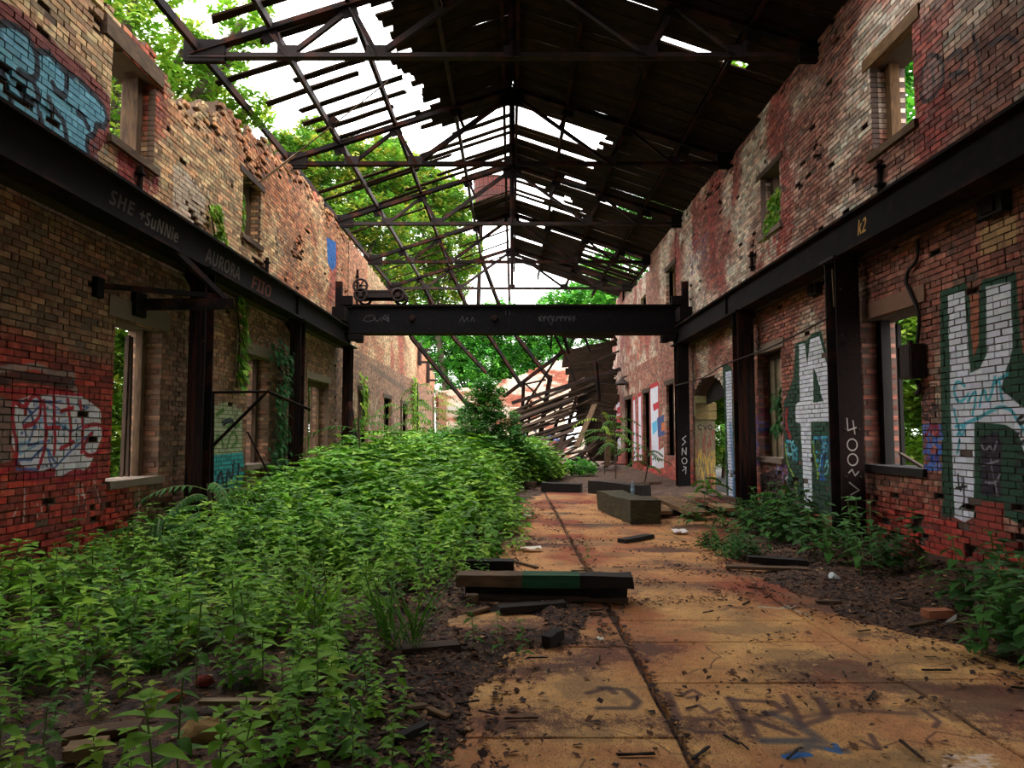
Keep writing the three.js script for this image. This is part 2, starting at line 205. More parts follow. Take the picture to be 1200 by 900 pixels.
const rightTop = (d) => table([[0, 7.55], [29, 7.5], [33.4, 7.2]], d) - (d > 13.2 && d < 15.6 ? 0.3 : 0) - (hash(Math.floor(d / 0.61), 8) < 0.25 ? 0.07 : 0) - (d > 22 && hash(Math.floor(d / 2), 9) < 0.5 ? 0.5 : 0);

function leftColour(s, t) {
  const n = fbm(s * 0.7, t * 0.7, 3), m = fbm(s * 2.1, t * 2.1, 40), up = smooth(3.5, 4.1, t);
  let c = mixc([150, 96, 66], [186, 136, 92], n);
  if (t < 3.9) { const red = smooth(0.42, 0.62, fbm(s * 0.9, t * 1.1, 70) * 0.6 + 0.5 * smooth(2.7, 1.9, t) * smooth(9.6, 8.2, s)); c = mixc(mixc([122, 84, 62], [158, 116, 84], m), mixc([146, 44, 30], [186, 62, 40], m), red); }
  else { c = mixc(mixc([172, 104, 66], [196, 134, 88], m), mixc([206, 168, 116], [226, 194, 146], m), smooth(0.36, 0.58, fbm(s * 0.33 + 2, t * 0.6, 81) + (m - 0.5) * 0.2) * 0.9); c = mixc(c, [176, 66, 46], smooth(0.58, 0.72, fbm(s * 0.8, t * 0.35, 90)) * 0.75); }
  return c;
}
function rightColour(s, t) {
  const n = fbm(s * 0.6, t * 0.6, 103), m = fbm(s * 2.1, t * 2.1, 140);
  if (t < 3.9) { let c = mixc(mixc([128, 70, 56], [158, 100, 80], m), [190, 170, 148], smooth(0.5, 0.68, fbm(s * 0.8 + 3, t * 0.5, 160)) * 0.9); return mixc(c, mixc([150, 42, 32], [188, 66, 48], m), smooth(0.75, 0.35, t + (n - 0.5) * 0.7)); }
  let c = mixc(mixc([128, 78, 66], [164, 112, 92], m), [202, 184, 162], smooth(0.46, 0.66, fbm(s * 0.55, t * 0.8, 150)));
  c = mixc(c, [140, 46, 40], smooth(0.54, 0.7, fbm(s * 0.9 + 9, t * 0.6 + 4, 170) + (m - 0.5) * 0.16) * 0.7);
  return c;
}
function scribble(x, f, r, x0, y0, x1, y1, n, cols, w) { for (let k = 0; k < n; k++) { x.strokeStyle = rgb(cols[k % cols.length], 0.85); x.lineWidth = w * (0.7 + r() * 0.6); let px = lerp(x0, x1, r()), py = lerp(y0, y1, r()); const q = [[px, py]]; for (let i = 0; i < 4; i++) { px = clamp(px + (r() - 0.5) * (x1 - x0) * 0.7, x0, x1); py = clamp(py + (r() - 0.5) * (y1 - y0) * 0.7, y0, y1); q.push([px, py]); } f(x, q); x.stroke(); } }
function letters(x, f, list, col, w, a = 0.9) { x.strokeStyle = rgb(col, a); x.lineWidth = w; for (const q of list) { f(x, q); x.stroke(); } }

function paintLeft(x, r) {
  // big sky-blue bubble letters above the runway
  const blue = [[-120, -55], [-60, -5], [-20, 20], [0, 28], [8, 27], [20, 32], [33, 42], [42, 62], [48, 60], [58, 63], [68, 75], [80, 86], [95, 95], [110, 110], [122, 125], [126, 140], [122, 149], [114, 146], [110, 158], [103, 161], [102, 172], [110, 205], [60, 180], [0, 142], [-120, 70]];
  lp(x, blue, true); x.strokeStyle = rgb([112, 34, 36], 0.75); x.lineWidth = 0.36; x.stroke(); lp(x, blue, true); x.fillStyle = rgb([112, 186, 208], 0.95); x.fill(); x.strokeStyle = rgb([24, 26, 34], 0.92); x.lineWidth = 0.07; x.stroke();
  letters(x, lc, [[[43, 62], [45, 78], [44, 90], [36, 94], [22, 84]], [[26, 104], [34, 120], [44, 122], [46, 112], [40, 98]], [[0, 78], [10, 96], [13, 116], [17, 142]], [[78, 86], [79, 100], [76, 114], [66, 108], [62, 98]], [[57, 115], [62, 130], [74, 138], [78, 160], [82, 186]], [[46, 128], [50, 148], [54, 168]], [[92, 132], [98, 136], [104, 150]], [[-60, 20], [-40, 50], [-50, 90]]], [26, 28, 38], 0.075);
  speck(x, r, 160, 5.5, 8.1, 4.2, 5.2, 0.06, [[150, 206, 222], [84, 160, 190], [70, 130, 150]], 0.5);
  wash(x, r, 8.3, 9.2, 4.15, 4.75, [140, 32, 38], 0.5, 60);
  // old limewash panels and soot
  lp(x, [[203, 193], [214, 196], [228, 214], [241, 232], [240, 282], [222, 272], [203, 256]], true); x.fillStyle = rgb([216, 206, 188], 0.6); x.fill();
  speck(x, r, 120, 9.6, 10.8, 4.3, 5.1, 0.05, [[222, 214, 200], [150, 110, 80]], 0.7);
  speck(x, r, 90, 11, 11.5, 4.3, 5.0, 0.06, [[214, 206, 190]], 0.6);
  speck(x, r, 60, 10.8, 11.3, 4.2, 5.0, 0.05, [[150, 170, 40], [120, 140, 40]], 0.7);
  speck(x, r, 150, 13.9, 15.3, 4.95, 5.5, 0.07, [[70, 62, 56], [150, 140, 128], [40, 36, 34]], 0.6);
  lp(x, [[383, 278], [394, 284], [394, 312], [390, 318], [384, 308]], true); x.fillStyle = rgb([26, 104, 186], 0.95); x.fill(); speck(x, r, 20, 17.8, 18.6, 5.7, 6.2, 0.05, [[30, 50, 90]], 0.6);
  // white, red and blue throw-up on the lower wall
  lp(x, [[16, 470], [34, 464], [60, 462], [96, 464], [118, 480], [120, 512], [106, 545], [92, 558], [60, 558], [44, 552], [24, 545], [14, 520]], true); x.fillStyle = rgb([226, 224, 232], 0.95); x.fill();
  speck(x, r, 60, 6.7, 8.0, 1.0, 1.8, 0.05, [[70, 120, 190], [40, 60, 120], [228, 228, 236]], 0.7);
  lp(x, [[-40, 470], [0, 464], [14, 470], [14, 540], [-40, 555]], true); x.fillStyle = rgb([120, 140, 136], 0.6); x.fill();
  scribble(x, lp, r, 20, 470, 110, 550, 15, [[64, 92, 158], [44, 66, 120], [120, 170, 210], [230, 230, 240]], 0.022);
  letters(x, lc, [[[16, 470], [14, 495], [21, 520], [18, 546]], [[16, 468], [28, 482], [36, 464], [47, 462], [48, 485], [42, 496], [28, 500]], [[30, 470], [30, 485]], [[51, 470], [55, 500], [54, 520], [46, 548]], [[63, 464], [65, 500], [64, 532]], [[80, 468], [84, 500], [82, 520]], [[94, 470], [98, 490], [96, 530]], [[54, 502], [70, 501]], [[72, 482], [86, 478]], [[72, 526], [86, 518]], [[0, 456], [20, 462], [36, 458], [66, 460], [96, 462]], [[100, 500], [118, 494], [126, 510], [120, 530], [100, 536], [98, 520], [108, 508]], [[0, 556], [12, 548]]], [176, 24, 36], 0.045);
  letters(x, lc, [[[28, 558], [45, 560], [62, 554]], [[70, 566], [88, 552], [104, 560], [112, 548]]], [150, 20, 34], 0.1);
  letters(x, lc, [[[-10, 436], [12, 430], [26, 432], [40, 428], [52, 432], [64, 440], [78, 437], [87, 438], [86, 447], [82, 452], [90, 458]]], [150, 148, 142], 0.07, 0.75);
  letters(x, lc, [[[-10, 446], [20, 440], [60, 446], [84, 450]]], [26, 20, 20], 0.11, 0.6);
  letters(x, lp, [[[29, 572], [28, 612]], [[92, 566], [93, 592]], [[96, 568], [101, 596]], [[90, 580], [99, 580]], [[110, 562], [118, 590]], [[52, 580], [52, 600]], [[44, 590], [44, 606]], [[163, 572], [163, 630]], [[16, 606], [20, 596]]], [206, 196, 190], 0.022, 0.8);
  speck(x, r, 40, 7.6, 8.3, 0.5, 0.95, 0.07, [[60, 52, 48], [90, 84, 80]], 0.6);
  // pale green over teal lettering between the columns
  lp(x, [[250, 476], [268, 470], [284, 482], [284, 536], [249, 536]], true); x.fillStyle = rgb([168, 190, 150], 0.75); x.fill();
  lp(x, [[247, 534], [285, 530], [287, 556], [282, 572], [248, 578]], true); x.fillStyle = rgb([26, 152, 156], 0.92); x.fill();
  letters(x, lc, [[[252, 522], [256, 506], [262, 522]], [[266, 524], [272, 500], [280, 516], [272, 524]], [[266, 500], [280, 498]], [[254, 486], [262, 480]]], [74, 116, 40], 0.07);
  letters(x, lc, [[[253, 572], [258, 548], [262, 568]], [[265, 574], [266, 545], [272, 566], [274, 542]], [[278, 566], [280, 545]], [[262, 496], [270, 490], [276, 500]]], [14, 34, 40], 0.09);
  speck(x, r, 40, 11.1, 12.4, 1.2, 2.0, 0.05, [[196, 206, 180], [120, 150, 90], [200, 120, 50]], 0.5);
  // far stretch
  speck(x, r, 300, 20, 42, 0.3, 2.6, 0.3, [[214, 204, 186], [190, 176, 150]], 0.4); speck(x, r, 50, 36, 42, 0.6, 2, 0.2, [[170, 60, 110], [60, 60, 70]], 0.6);
  letters(x, lp, [[[436, 430], [505, 478]]], [84, 66, 50], 0.22, 0.6);
}
function paintRight(x, r) {
  // limewash, soot and red paint on the upper wall
  speck(x, r, 260, 10, 13.5, 4.3, 6.4, 0.09, [[206, 194, 176], [186, 168, 150]], 0.35);
  speck(x, r, 140, 6.2, 7.9, 4.6, 6.2, 0.08, [[150, 148, 146], [120, 116, 116]], 0.35);
  letters(x, rc, [[[1078, 100], [1082, 75], [1092, 62], [1104, 70], [1106, 92], [1096, 112], [1082, 122], [1078, 108]], [[1092, 78], [1094, 98]]], [40, 42, 44], 0.05, 0.8);
  rp(x, [[1082, 80], [1094, 66], [1104, 74], [1104, 95], [1086, 118], [1080, 108]], true); x.fillStyle = rgb([150, 154, 150], 0.45); x.fill();
  letters(x, rc, [[[1110, 70], [1128, 50], [1126, 80], [1118, 92]], [[1112, 88], [1132, 84]], [[1140, 40], [1146, 60], [1150, 90]], [[1160, 52], [1176, 40], [1190, 48]]], [52, 50, 56], 0.05, 0.7);
  speck(x, r, 120, 16.8, 18.8, 5.4, 6.3, 0.09, [[86, 60, 110], [70, 50, 92], [120, 96, 140]], 0.6);
  speck(x, r, 70, 12, 13.4, 4.3, 4.9, 0.12, [[150, 40, 34], [176, 60, 40]], 0.5);
  speck(x, r, 60, 24, 29, 4.2, 4.9, 0.25, [[190, 80, 40], [176, 56, 36]], 0.5);
  // soot stripe below the runway
  speck(x, r, 120, 5.8, 7.6, 3.35, 3.95, 0.08, [[38, 30, 28], [52, 40, 36]], 0.5);
  rp(x, [[1148, 272], [1166, 258], [1190, 250], [1191, 284], [1149, 300]], true); x.fillStyle = rgb([176, 140, 92], 0.9); x.fill(); speck(x, r, 30, 6.45, 7.05, 3.15, 3.5, 0.05, [[196, 164, 116], [120, 84, 60]], 0.6);
  // tall white K with a dark green outline
  const green = [22, 66, 46], K = [[1110, 346], [1130, 340], [1133, 390], [1137, 437], [1148, 432], [1156, 416], [1155, 336], [1184, 330], [1187, 408], [1178, 436], [1172, 456], [1200, 478], [1240, 520], [1250, 640], [1222, 640], [1210, 560], [1192, 506], [1178, 498], [1142, 494], [1141, 606], [1130, 612], [1118, 606], [1114, 480]];
  rp(x, [[1101, 342], [1132, 332], [1140, 350], [1146, 400], [1148, 345], [1150, 328], [1190, 318], [1196, 400], [1204, 440], [1260, 520], [1262, 640], [1190, 612], [1150, 590], [1148, 606], [1104, 606]], true); x.fillStyle = rgb(green, 0.95); x.fill();
  rp(x, [[1136, 345], [1146, 345], [1147, 400], [1141, 420], [1137, 390]], true); x.fillStyle = rgb([166, 96, 68]); x.fill();
  rp(x, [[1148, 512], [1168, 506], [1174, 520], [1172, 584], [1150, 580]], true); x.fillStyle = rgb([36, 30, 44]); x.fill();
  rp(x, [[1143, 586], [1176, 590], [1178, 640], [1142, 640]], true); x.fillStyle = rgb([150, 52, 40], 0.9); x.fill();
  rp(x, K, true); x.fillStyle = rgb([226, 230, 242], 0.98); x.fill();
  letters(x, rc, [[[1150, 520], [1153, 532], [1160, 520], [1163, 532], [1168, 518]], [[1152, 545], [1170, 540]], [[1154, 565], [1166, 568], [1172, 556]], [[1160, 536], [1168, 580]]], [150, 150, 160], 0.022);
  letters(x, rc, [[[1130, 452], [1122, 444], [1116, 458], [1124, 474], [1134, 462]], [[1134, 470], [1146, 450], [1140, 486]], [[1148, 476], [1152, 448], [1158, 478], [1166, 442]], [[1164, 450], [1180, 438]], [[1170, 444], [1174, 470]], [[1118, 480], [1126, 520], [1132, 494], [1122, 510]], [[1120, 500], [1140, 494], [1180, 470], [1200, 506]], [[1124, 516], [1122, 530]]], [64, 168, 186], 0.035);
  letters(x, rc, [[[1198, 488], [1192, 490], [1194, 498], [1200, 494]], [[1194, 508], [1186, 514], [1192, 522], [1200, 516]], [[1192, 530], [1202, 534]], [[1190, 552], [1194, 536], [1202, 548]], [[1194, 562], [1198, 576], [1206, 560]], [[1196, 588], [1192, 604], [1204, 596]]], [26, 24, 28], 0.03);
  letters(x, rc, [[[1122, 556], [1124, 580], [1128, 566]], [[1128, 560], [1132, 588], [1124, 596]], [[1120, 572], [1132, 570]]], [20, 20, 24], 0.025);
  scribble(x, rp, r, 1080, 498, 1104, 550, 18, [[50, 96, 190], [90, 130, 210], [40, 60, 140], [150, 40, 60]], 0.035);
  scribble(x, rp, r, 1078, 450, 1100, 492, 8, [[30, 28, 32]], 0.022);
  speck(x, r, 90, 7.9, 9.4, 0.5, 0.98, 0.07, [[196, 160, 130], [176, 120, 92]], 0.6);
  // tall white A between the columns
  rp(x, [[932, 404], [938, 400], [944, 400], [950, 392], [962, 388], [978, 450], [980, 606], [925, 596], [920, 470], [930, 440]], true); x.fillStyle = rgb(green, 0.93); x.fill();
  rp(x, [[918, 470], [930, 468], [936, 500], [940, 560], [938, 600], [924, 596], [918, 560]], true); x.fillStyle = rgb([28, 62, 48], 0.9); x.fill();
  rp(x, [[936, 404], [943, 402], [946, 428], [949, 398], [960, 393], [968, 425], [976, 456], [979, 500], [980, 610], [975, 606], [972, 494], [950, 494], [952, 600], [943, 606], [938, 497], [932, 494], [932, 474], [937, 470]], true); x.fillStyle = rgb([228, 232, 244], 0.98); x.fill();
  rp(x, [[953, 430], [957, 440], [964, 470], [953, 472]], true); x.fillStyle = rgb(green); x.fill();
  scribble(x, rp, r, 953, 512, 970, 562, 12, [[60, 170, 200], [120, 200, 216], [40, 90, 170]], 0.04);
  scribble(x, rp, r, 921, 516, 934, 540, 8, [[60, 170, 200], [120, 200, 216]], 0.04);
  letters(x, rc, [[[922, 480], [920, 500], [926, 512]]], [170, 34, 44], 0.1); letters(x, rc, [[[920, 520], [922, 545], [932, 560], [934, 590]], [[952, 518], [956, 540], [958, 560]]], [140, 176, 60], 0.05);
  scribble(x, rp, r, 882, 480, 892, 545, 10, [[90, 80, 150], [110, 40, 70], [60, 70, 130]], 0.06);
  rp(x, [[890, 556], [915, 548], [918, 590], [894, 592]], true); x.fillStyle = rgb([34, 28, 36], 0.75); x.fill(); scribble(x, rp, r, 908, 545, 922, 585, 8, [[130, 60, 90], [90, 90, 160], [180, 170, 180]], 0.04);
  // narrow white bar beside the arch
  rp(x, [[847, 430], [852, 426], [858, 432], [862, 590], [852, 590], [848, 520]], true); x.fillStyle = rgb(green); x.fill(); rp(x, [[850, 436], [857, 434], [860, 590], [854, 590]], true); x.fillStyle = rgb([200, 208, 224]); x.fill();
  letters(x, rc, [[[856, 500], [859, 540], [860, 580]]], [60, 110, 170], 0.2, 0.6);
  // tag above the windows
  letters(x, rc, [[[917, 466], [917, 456], [920, 464], [923, 455], [923, 466]], [[926, 466], [927, 456], [930, 466]]], [40, 36, 40], 0.035);
  // red and white panels on the far stretch
  const panel = (q, c) => { rp(x, q, true); x.strokeStyle = rgb([168, 26, 36]); x.lineWidth = 0.28; x.stroke(); x.fillStyle = rgb(c); x.fill(); };
  panel([[762, 456], [771, 452], [772, 545], [764, 548]], [204, 206, 218]); panel([[748, 466], [751, 464], [752, 540], [749, 540]], [204, 206, 218]); panel([[742, 470], [744, 468], [746, 540], [743, 540]], [204, 206, 218]); panel([[722, 470], [726, 466], [728, 530], [724, 530]], [204, 206, 218]);
  rp(x, [[765, 474], [772, 470], [772, 478], [766, 482]], true); x.fillStyle = rgb([178, 26, 40]); x.fill(); rp(x, [[723, 478], [727, 476], [727, 484], [723, 486]], true); x.fill(); rp(x, [[722, 488], [728, 486], [728, 512], [723, 514]], true); x.fill();
  rp(x, [[770, 490], [778, 486], [779, 510], [771, 512]], true); x.fillStyle = rgb([50, 70, 120]); x.fill(); rp(x, [[764, 496], [770, 492], [770, 504], [765, 510]], true); x.fillStyle = rgb([80, 170, 210]); x.fill(); rp(x, [[775, 496], [779, 494], [779, 504], [775, 506]], true); x.fillStyle = rgb([190, 100, 50]); x.fill();
  rp(x, [[768, 530], [778, 524], [778, 548], [768, 550]], true); x.fillStyle = rgb([200, 196, 200]); x.fill();
  speck(x, r, 120, 19, 21, 0.3, 2.2, 0.12, [[206, 196, 186], [180, 166, 150]], 0.5);
  speck(x, r, 200, 26, 33, 3, 5, 0.3, [[210, 202, 182], [180, 172, 150]], 0.5);
}
const wearLeft = (s, t) => clamp(0.01 + smooth(1.0, 0.4, t) * 0.42 * smooth(0.35, 0.6, fbm(s * 1.2, t * 2, 200)) + smooth(0.5, 0, leftTop(s) - t) * 0.45 * (s > 9 ? 1 : 0.2) + (t > 4.2 ? 0.5 * smooth(0.66, 0.76, fbm(s * 1.3, t * 1.3, 210)) : 0.06 * smooth(0.7, 0.8, fbm(s * 1.5, t * 1.5, 215))));
const wearRight = (s, t) => clamp(0.01 + smooth(0.95, 0.35, t) * 0.45 * smooth(0.35, 0.6, fbm(s * 1.4, t * 2, 220)) + (t > 3.6 ? 0.45 : 0.06) * smooth(0.7, 0.8, fbm(s * 1.4, t * 1.4, 230)) + smooth(0.3, 0, 7.5 - t) * 0.3);
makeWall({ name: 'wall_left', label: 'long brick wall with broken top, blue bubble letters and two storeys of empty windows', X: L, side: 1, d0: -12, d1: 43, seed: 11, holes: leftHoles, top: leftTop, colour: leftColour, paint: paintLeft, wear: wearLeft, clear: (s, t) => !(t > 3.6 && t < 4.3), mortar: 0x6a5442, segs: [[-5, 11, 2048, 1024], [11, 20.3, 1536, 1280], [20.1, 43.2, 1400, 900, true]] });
makeWall({ name: 'wall_right', label: 'long brick wall under the intact roof with a tall white letter outlined in green', X: R, side: -1, d0: -12, d1: 33.4, seed: 23, holes: rightHoles, top: rightTop, colour: rightColour, paint: paintRight, wear: wearRight, clear: (s, t) => !(t > 3.6 && t < 4.3), mortar: 0x5c4a40, segs: [[-5, 11, 2048, 1024], [11, 20.3, 1536, 1280], [20.1, 33.6, 1200, 900, true]] });

// ---------------------------------------------------------------- end wall far behind
{
  const D = 43.4, w = structure('wall_back', 'broken gable end wall of flaking white paint over red brick far behind'), c = canvasOf(1024, 512), x = c.getContext('2d'), r = rng(77), kx = 1024 / 11, ky = 512 / 7;
  x.fillStyle = rgb([120, 84, 66]); x.fillRect(0, 0, 1024, 512);
  for (const b of layoutBricks(0, 11, 7, 55)) { const h = hash(b.q, b.k, 3), wht = smooth(0.4, 0.56, fbm(b.a * 1.1, b.t * 2.2, 300) + (b.t < 3 ? 0.14 : 0.02)); const col = mixc([138 + h * 40, 74 + h * 26, 56 + h * 20], [214 + h * 20, 196 + h * 20, 176 + h * 16], wht); x.fillStyle = rgb(col); x.fillRect(b.a * kx, 512 - (b.t + COURSE - 0.01) * ky, (b.b - b.a) * kx, (COURSE - 0.01) * ky); }
  x.setTransform(kx, 0, 0, -ky, 0, 512); x.lineCap = 'round';
  for (let k = 0; k < 14; k++) { x.strokeStyle = rgb([[60, 120, 190], [40, 60, 120], [150, 40, 60], [30, 30, 40]][k % 4], 0.8); x.lineWidth = 0.1; x.beginPath(); let s = 5.6 + r() * 3, t = 0.6 + r() * 1.4; x.moveTo(s, t); for (let i = 0; i < 4; i++) { s += (r() - 0.5) * 0.8; t += (r() - 0.5) * 0.6; x.lineTo(s, t); } x.stroke(); }
  const mat = new THREE.MeshStandardMaterial({ map: texOf(c), roughness: 0.92 });
  const topAt = (X) => table([[-5, 4.0], [-1.6, 4.2], [-1.4, 4.2], [0.3, 4.9], [2.6, 5.7], [4, 5.9], [5.6, 5.9]], X) + (hash(Math.floor(X / 0.2), 5) - 0.5) * 0.16;
  const s = new THREE.Shape(); s.moveTo(-4.5, -0.2); s.lineTo(5.6, -0.2); for (let X = 5.6; X > -4.5; X -= 0.2) { s.lineTo(X, topAt(X)); s.lineTo(X - 0.2, topAt(X)); }
  const ho = new THREE.Path(); ho.moveTo(3.2, 0.6); ho.lineTo(3.2, 2.7); ho.lineTo(4.2, 2.7); ho.lineTo(4.2, 0.6); s.holes.push(ho);
  const g = new THREE.ExtrudeGeometry(s, { depth: 0.4, bevelEnabled: false }), uv = g.attributes.uv, p = g.attributes.position; for (let i = 0; i < p.count; i++) uv.setXY(i, (p.getX(i) + 5.2) / 11, p.getY(i) / 7); g.translate(0, 0, -D - 0.4);
  part('brickwork', g, mat, w);
  const q = part('pier', boxAt(-4.15, 1.95, D - 0.12, 0.45, 3.9, 0.3), M({ color: 0x9a7258, bumpMap: grainBump, bumpScale: 0.01 }), w); q.userData.label = 'bare brick pier';
  part('lintel', boxAt(-2.9, 2.95, D - 0.06, 1.9, 0.28, 0.14), M({ color: 0xb8b2a6 }), w);
}

{ const w = structure('wall_front', 'brick end wall closing the hall behind the viewpoint'); part('masonry', merged([boxAt(-3.1, 3.6, -11.8, 3.2, 7.6, 0.45), boxAt(3.1, 3.6, -11.8, 3.2, 7.6, 0.45), boxAt(0, 6, -11.8, 3.1, 5.4, 0.45), bar(V(-4.7, 7.5, -11.8), V(0, 9, -11.8), 0.45, 0.6), bar(V(4.7, 7.5, -11.8), V(0, 9, -11.8), 0.45, 0.6)]), M({ color: 0x7a5442, bumpMap: grainBump, bumpScale: 0.01 }), w); }

// ---------------------------------------------------------------- floor: earth, concrete slabs
const leafBand = (x, d) => { // >0 where earth and litter lie over the slabs
  const xl = table([[2, -0.25], [3.3, -0.12], [4.6, -0.02], [4.95, 0.1], [5.1, 0.62], [6.6, 0.86], [7.2, 0.55], [7.6, 0.12], [10, -0.02], [13, 0.1], [16, 0.5], [19, 1.2]], d);
  const xr = table([[2, 4.2], [3.6, 3.6], [4.4, 3.0], [5.2, 2.85], [5.7, 2.5], [7, 2.35], [9, 2.45], [10.5, 3.1], [13, 3.9], [16, 3.6], [19, 1.8]], d);
  return Math.max(xl - x, x - xr, (d - 18) * 0.5);
};
const soilY = (x, d) => { const c = leafBand(x, d), n = fbm(x * 2.2, d * 2.2, 400, 4) - 0.5, m = fbm(x * 9, d * 9, 420, 2) - 0.5; let h = -0.028 + clamp(c * 0.16, -0.03, 0.075) + n * 0.075 * smooth(-0.5, 0.1, c) + m * 0.018; const patch = Math.hypot((x + 0.12) / 0.42, (d - 5.7) / 0.35); if (patch < 1.2) h = Math.min(h, -0.02 + 0.05 * smooth(0.75, 1.2, patch)); const hump = 0.14 * smooth(-2.2, -4.4, x) + 0.1 * smooth(3.6, 4.5, x) * smooth(4.5, 6.5, d); return h + hump; };
const floor = structure('floor', 'cracked tan concrete slabs half buried in leaf litter and earth');
{
  const nx = 190, nd = 330, g = new THREE.PlaneGeometry(1, 1, nx, nd), p = g.attributes.position, uv = g.attributes.uv;
  for (let j = 0; j <= nd; j++) for (let i = 0; i <= nx; i++) { const k = j * (nx + 1) + i, x = lerp(-4.62, 4.62, i / nx), d = j === 0 ? -12 : 0.5 + 43 * Math.pow(j / nd, 1.7); p.setXYZ(k, x, soilY(x, d), -d); uv.setXY(k, x, d); }
  g.computeVertexNormals(); part('earth', g, M({ map: soilTex, bumpMap: soilBump, bumpScale: 0.012 }), floor).userData.label = 'dark earth and leaf mould';
  part('subsoil', boxAt(0, -0.45, 16, 9.6, 0.4, 58), M({ map: soilTex }), floor);
  // slab colour: sandy concrete, rust and tannin stains, spray paint
  const X0 = -0.9, X1 = 4.7, D0 = 1.6, D1 = 18.4, c = canvasOf(1536, 2048), x = c.getContext('2d'), im = x.createImageData(1536, 2048);
  for (let j = 0; j < 2048; j++) for (let i = 0; i < 1536; i++) {
    const X = lerp(X0, X1, i / 1536), D = lerp(D1, D0, j / 2048), a = fbm(X * 1.3, D * 0.9, 500, 3), b = fbm(X * 5, D * 5, 520, 2), s = hash(i, j, 9), e = fbm(X * 22, D * 22, 530, 2);
    let col = mixc([192, 138, 78], [218, 168, 102], b); col = mixc(col, [158, 88, 42], smooth(0.45, 0.7, a) * 0.9 * smooth(4.6, 7, D) + smooth(0.5, 0.75, a) * 0.35 + 0.3 * smooth(5.5, 8, D)); const st = fbm(X * 1.1 + 4, D * 2.4, 540, 4), g2 = hash(i >> 1, j >> 1, 19); col = mixc(col, [70, 38, 26], smooth(0.53, 0.72, st + (e - 0.5) * 0.22 + (g2 - 0.5) * 0.1) * 0.82); col = mixc(col, [146, 66, 40], smooth(0.5, 0.7, fbm(X * 3.1, D * 1.9, 560, 3) + (g2 - 0.5) * 0.16) * 0.3); col = mixc(col, [120, 92, 58], smooth(0.52, 0.7, fbm(X * 2.3 + 7, D * 3.3, 570, 3) + (e - 0.5) * 0.3) * 0.5); const m = 0.86 + 0.2 * e + (s - 0.5) * 0.16; if (s < 0.035) col = mixc(col, [60, 36, 24], 0.75);
    im.data.set([clamp(col[0] * m, 0, 255), clamp(col[1] * m, 0, 255), clamp(col[2] * m, 0, 255), 255], (j * 1536 + i) * 4);
  }
  x.putImageData(im, 0, 0); x.setTransform(1536 / (X1 - X0), 0, 0, -2048 / (D1 - D0), -X0 * 1536 / (X1 - X0), 2048 + D0 * 2048 / (D1 - D0)); x.lineCap = x.lineJoin = 'round';
  const gp = (pts, col, w, a = 0.8) => { x.strokeStyle = rgb(col, a); x.lineWidth = w; x.beginPath(); pts.forEach(([u, v], i) => { const q = onGround(u, v); if (i) x.lineTo(...q); else x.moveTo(...q); }); x.stroke(); };
  const purple = [66, 40, 40], r = rng(61);
  for (const [w, a] of [[0.06, 0.35], [0.035, 0.5]]) {
    gp([[782, 812], [795, 842]], purple, w, a); gp([[798, 815], [812, 808], [822, 814], [806, 818]], purple, w * 0.6, a); gp([[806, 832], [818, 826], [832, 836], [844, 830]], purple, w * 0.6, a); gp([[808, 854], [818, 858], [848, 858]], purple, w * 0.6, a); gp([[816, 844], [838, 842], [848, 850]], purple, w * 0.5, a);
    gp([[856, 818], [884, 862]], purple, w * 1.3, a); gp([[858, 820], [905, 822], [918, 832], [880, 842], [930, 860]], purple, w, a); gp([[896, 868], [950, 868]], [40, 50, 70], w * 1.4, a); gp([[920, 815], [940, 850], [970, 840], [960, 818]], purple, w, a); gp([[925, 886], [950, 874], [990, 880]], [52, 56, 72], w * 1.2, a); gp([[1010, 868], [1030, 878], [1020, 860]], purple, w * 0.6, a); gp([[1080, 830], [1100, 845], [1095, 852]], purple, w * 0.6, a); gp([[940, 840], [1000, 832], [1070, 836]], purple, w, a * 0.7); gp([[900, 835], [930, 845], [965, 870]], [50, 50, 66], w * 1.4, a * 0.8);
    gp([[690, 812], [712, 806], [720, 812]], [54, 30, 26], w, a); gp([[702, 830], [742, 830], [748, 822], [732, 808], [704, 806]], [44, 32, 32], w, a);
  }
  gp([[922, 887], [935, 885], [946, 884]], [30, 96, 170], 0.05, 0.9); gp([[970, 878], [984, 882], [978, 872]], [36, 90, 160], 0.03, 0.8); gp([[890, 711], [915, 713], [930, 710]], [176, 200, 196], 0.04, 0.6); gp([[918, 709], [950, 723]], [170, 176, 160], 0.03, 0.6);
  for (let k = 0; k < 90; k++) { const [u, v] = onGround(1105 + r() * 55, 884 + r() * 18); x.fillStyle = rgb([226, 204, 186], 0.8); x.fillRect(u, v, 0.01 + r() * 0.05, 0.004 + r() * 0.012); }
  for (let k = 0; k < 26; k++) { x.strokeStyle = rgb([60, 34, 24], 0.7); x.lineWidth = 0.004 + r() * 0.006; let u = lerp(-0.2, 3.6, r()), v = lerp(3, 9, r()); x.beginPath(); x.moveTo(u, v); const dir = r() * 6.28; for (let i = 0; i < 10; i++) { u += Math.cos(dir + (r() - 0.5) * 2) * 0.09; v += Math.sin(dir + (r() - 0.5) * 2) * 0.09; x.lineTo(u, v); } x.stroke(); }
  const slabMat = M({ map: texOf(c), bumpMap: grainBump, bumpScale: 0.004, roughness: 0.88 });
  const cols = [[-0.72, 0.77, [2.05, 3.57, 5.05, 6.6, 8.1, 9.6, 11.1, 12.6, 14.2, 15.8, 17.6]], [0.835, 2.28, [1.6, 2.9, 4.34, 5.17, 5.75, 7.2, 8.7, 10.2, 11.7, 13.2, 14.8, 16.4, 18]], [2.31, 3.8, [1.6, 3.1, 4.4, 5.9, 7.4, 8.9, 10.4, 11.9, 13.4, 14.9, 16.5]], [3.83, 4.55, [1.6, 3.1, 4.6, 6.1]]];
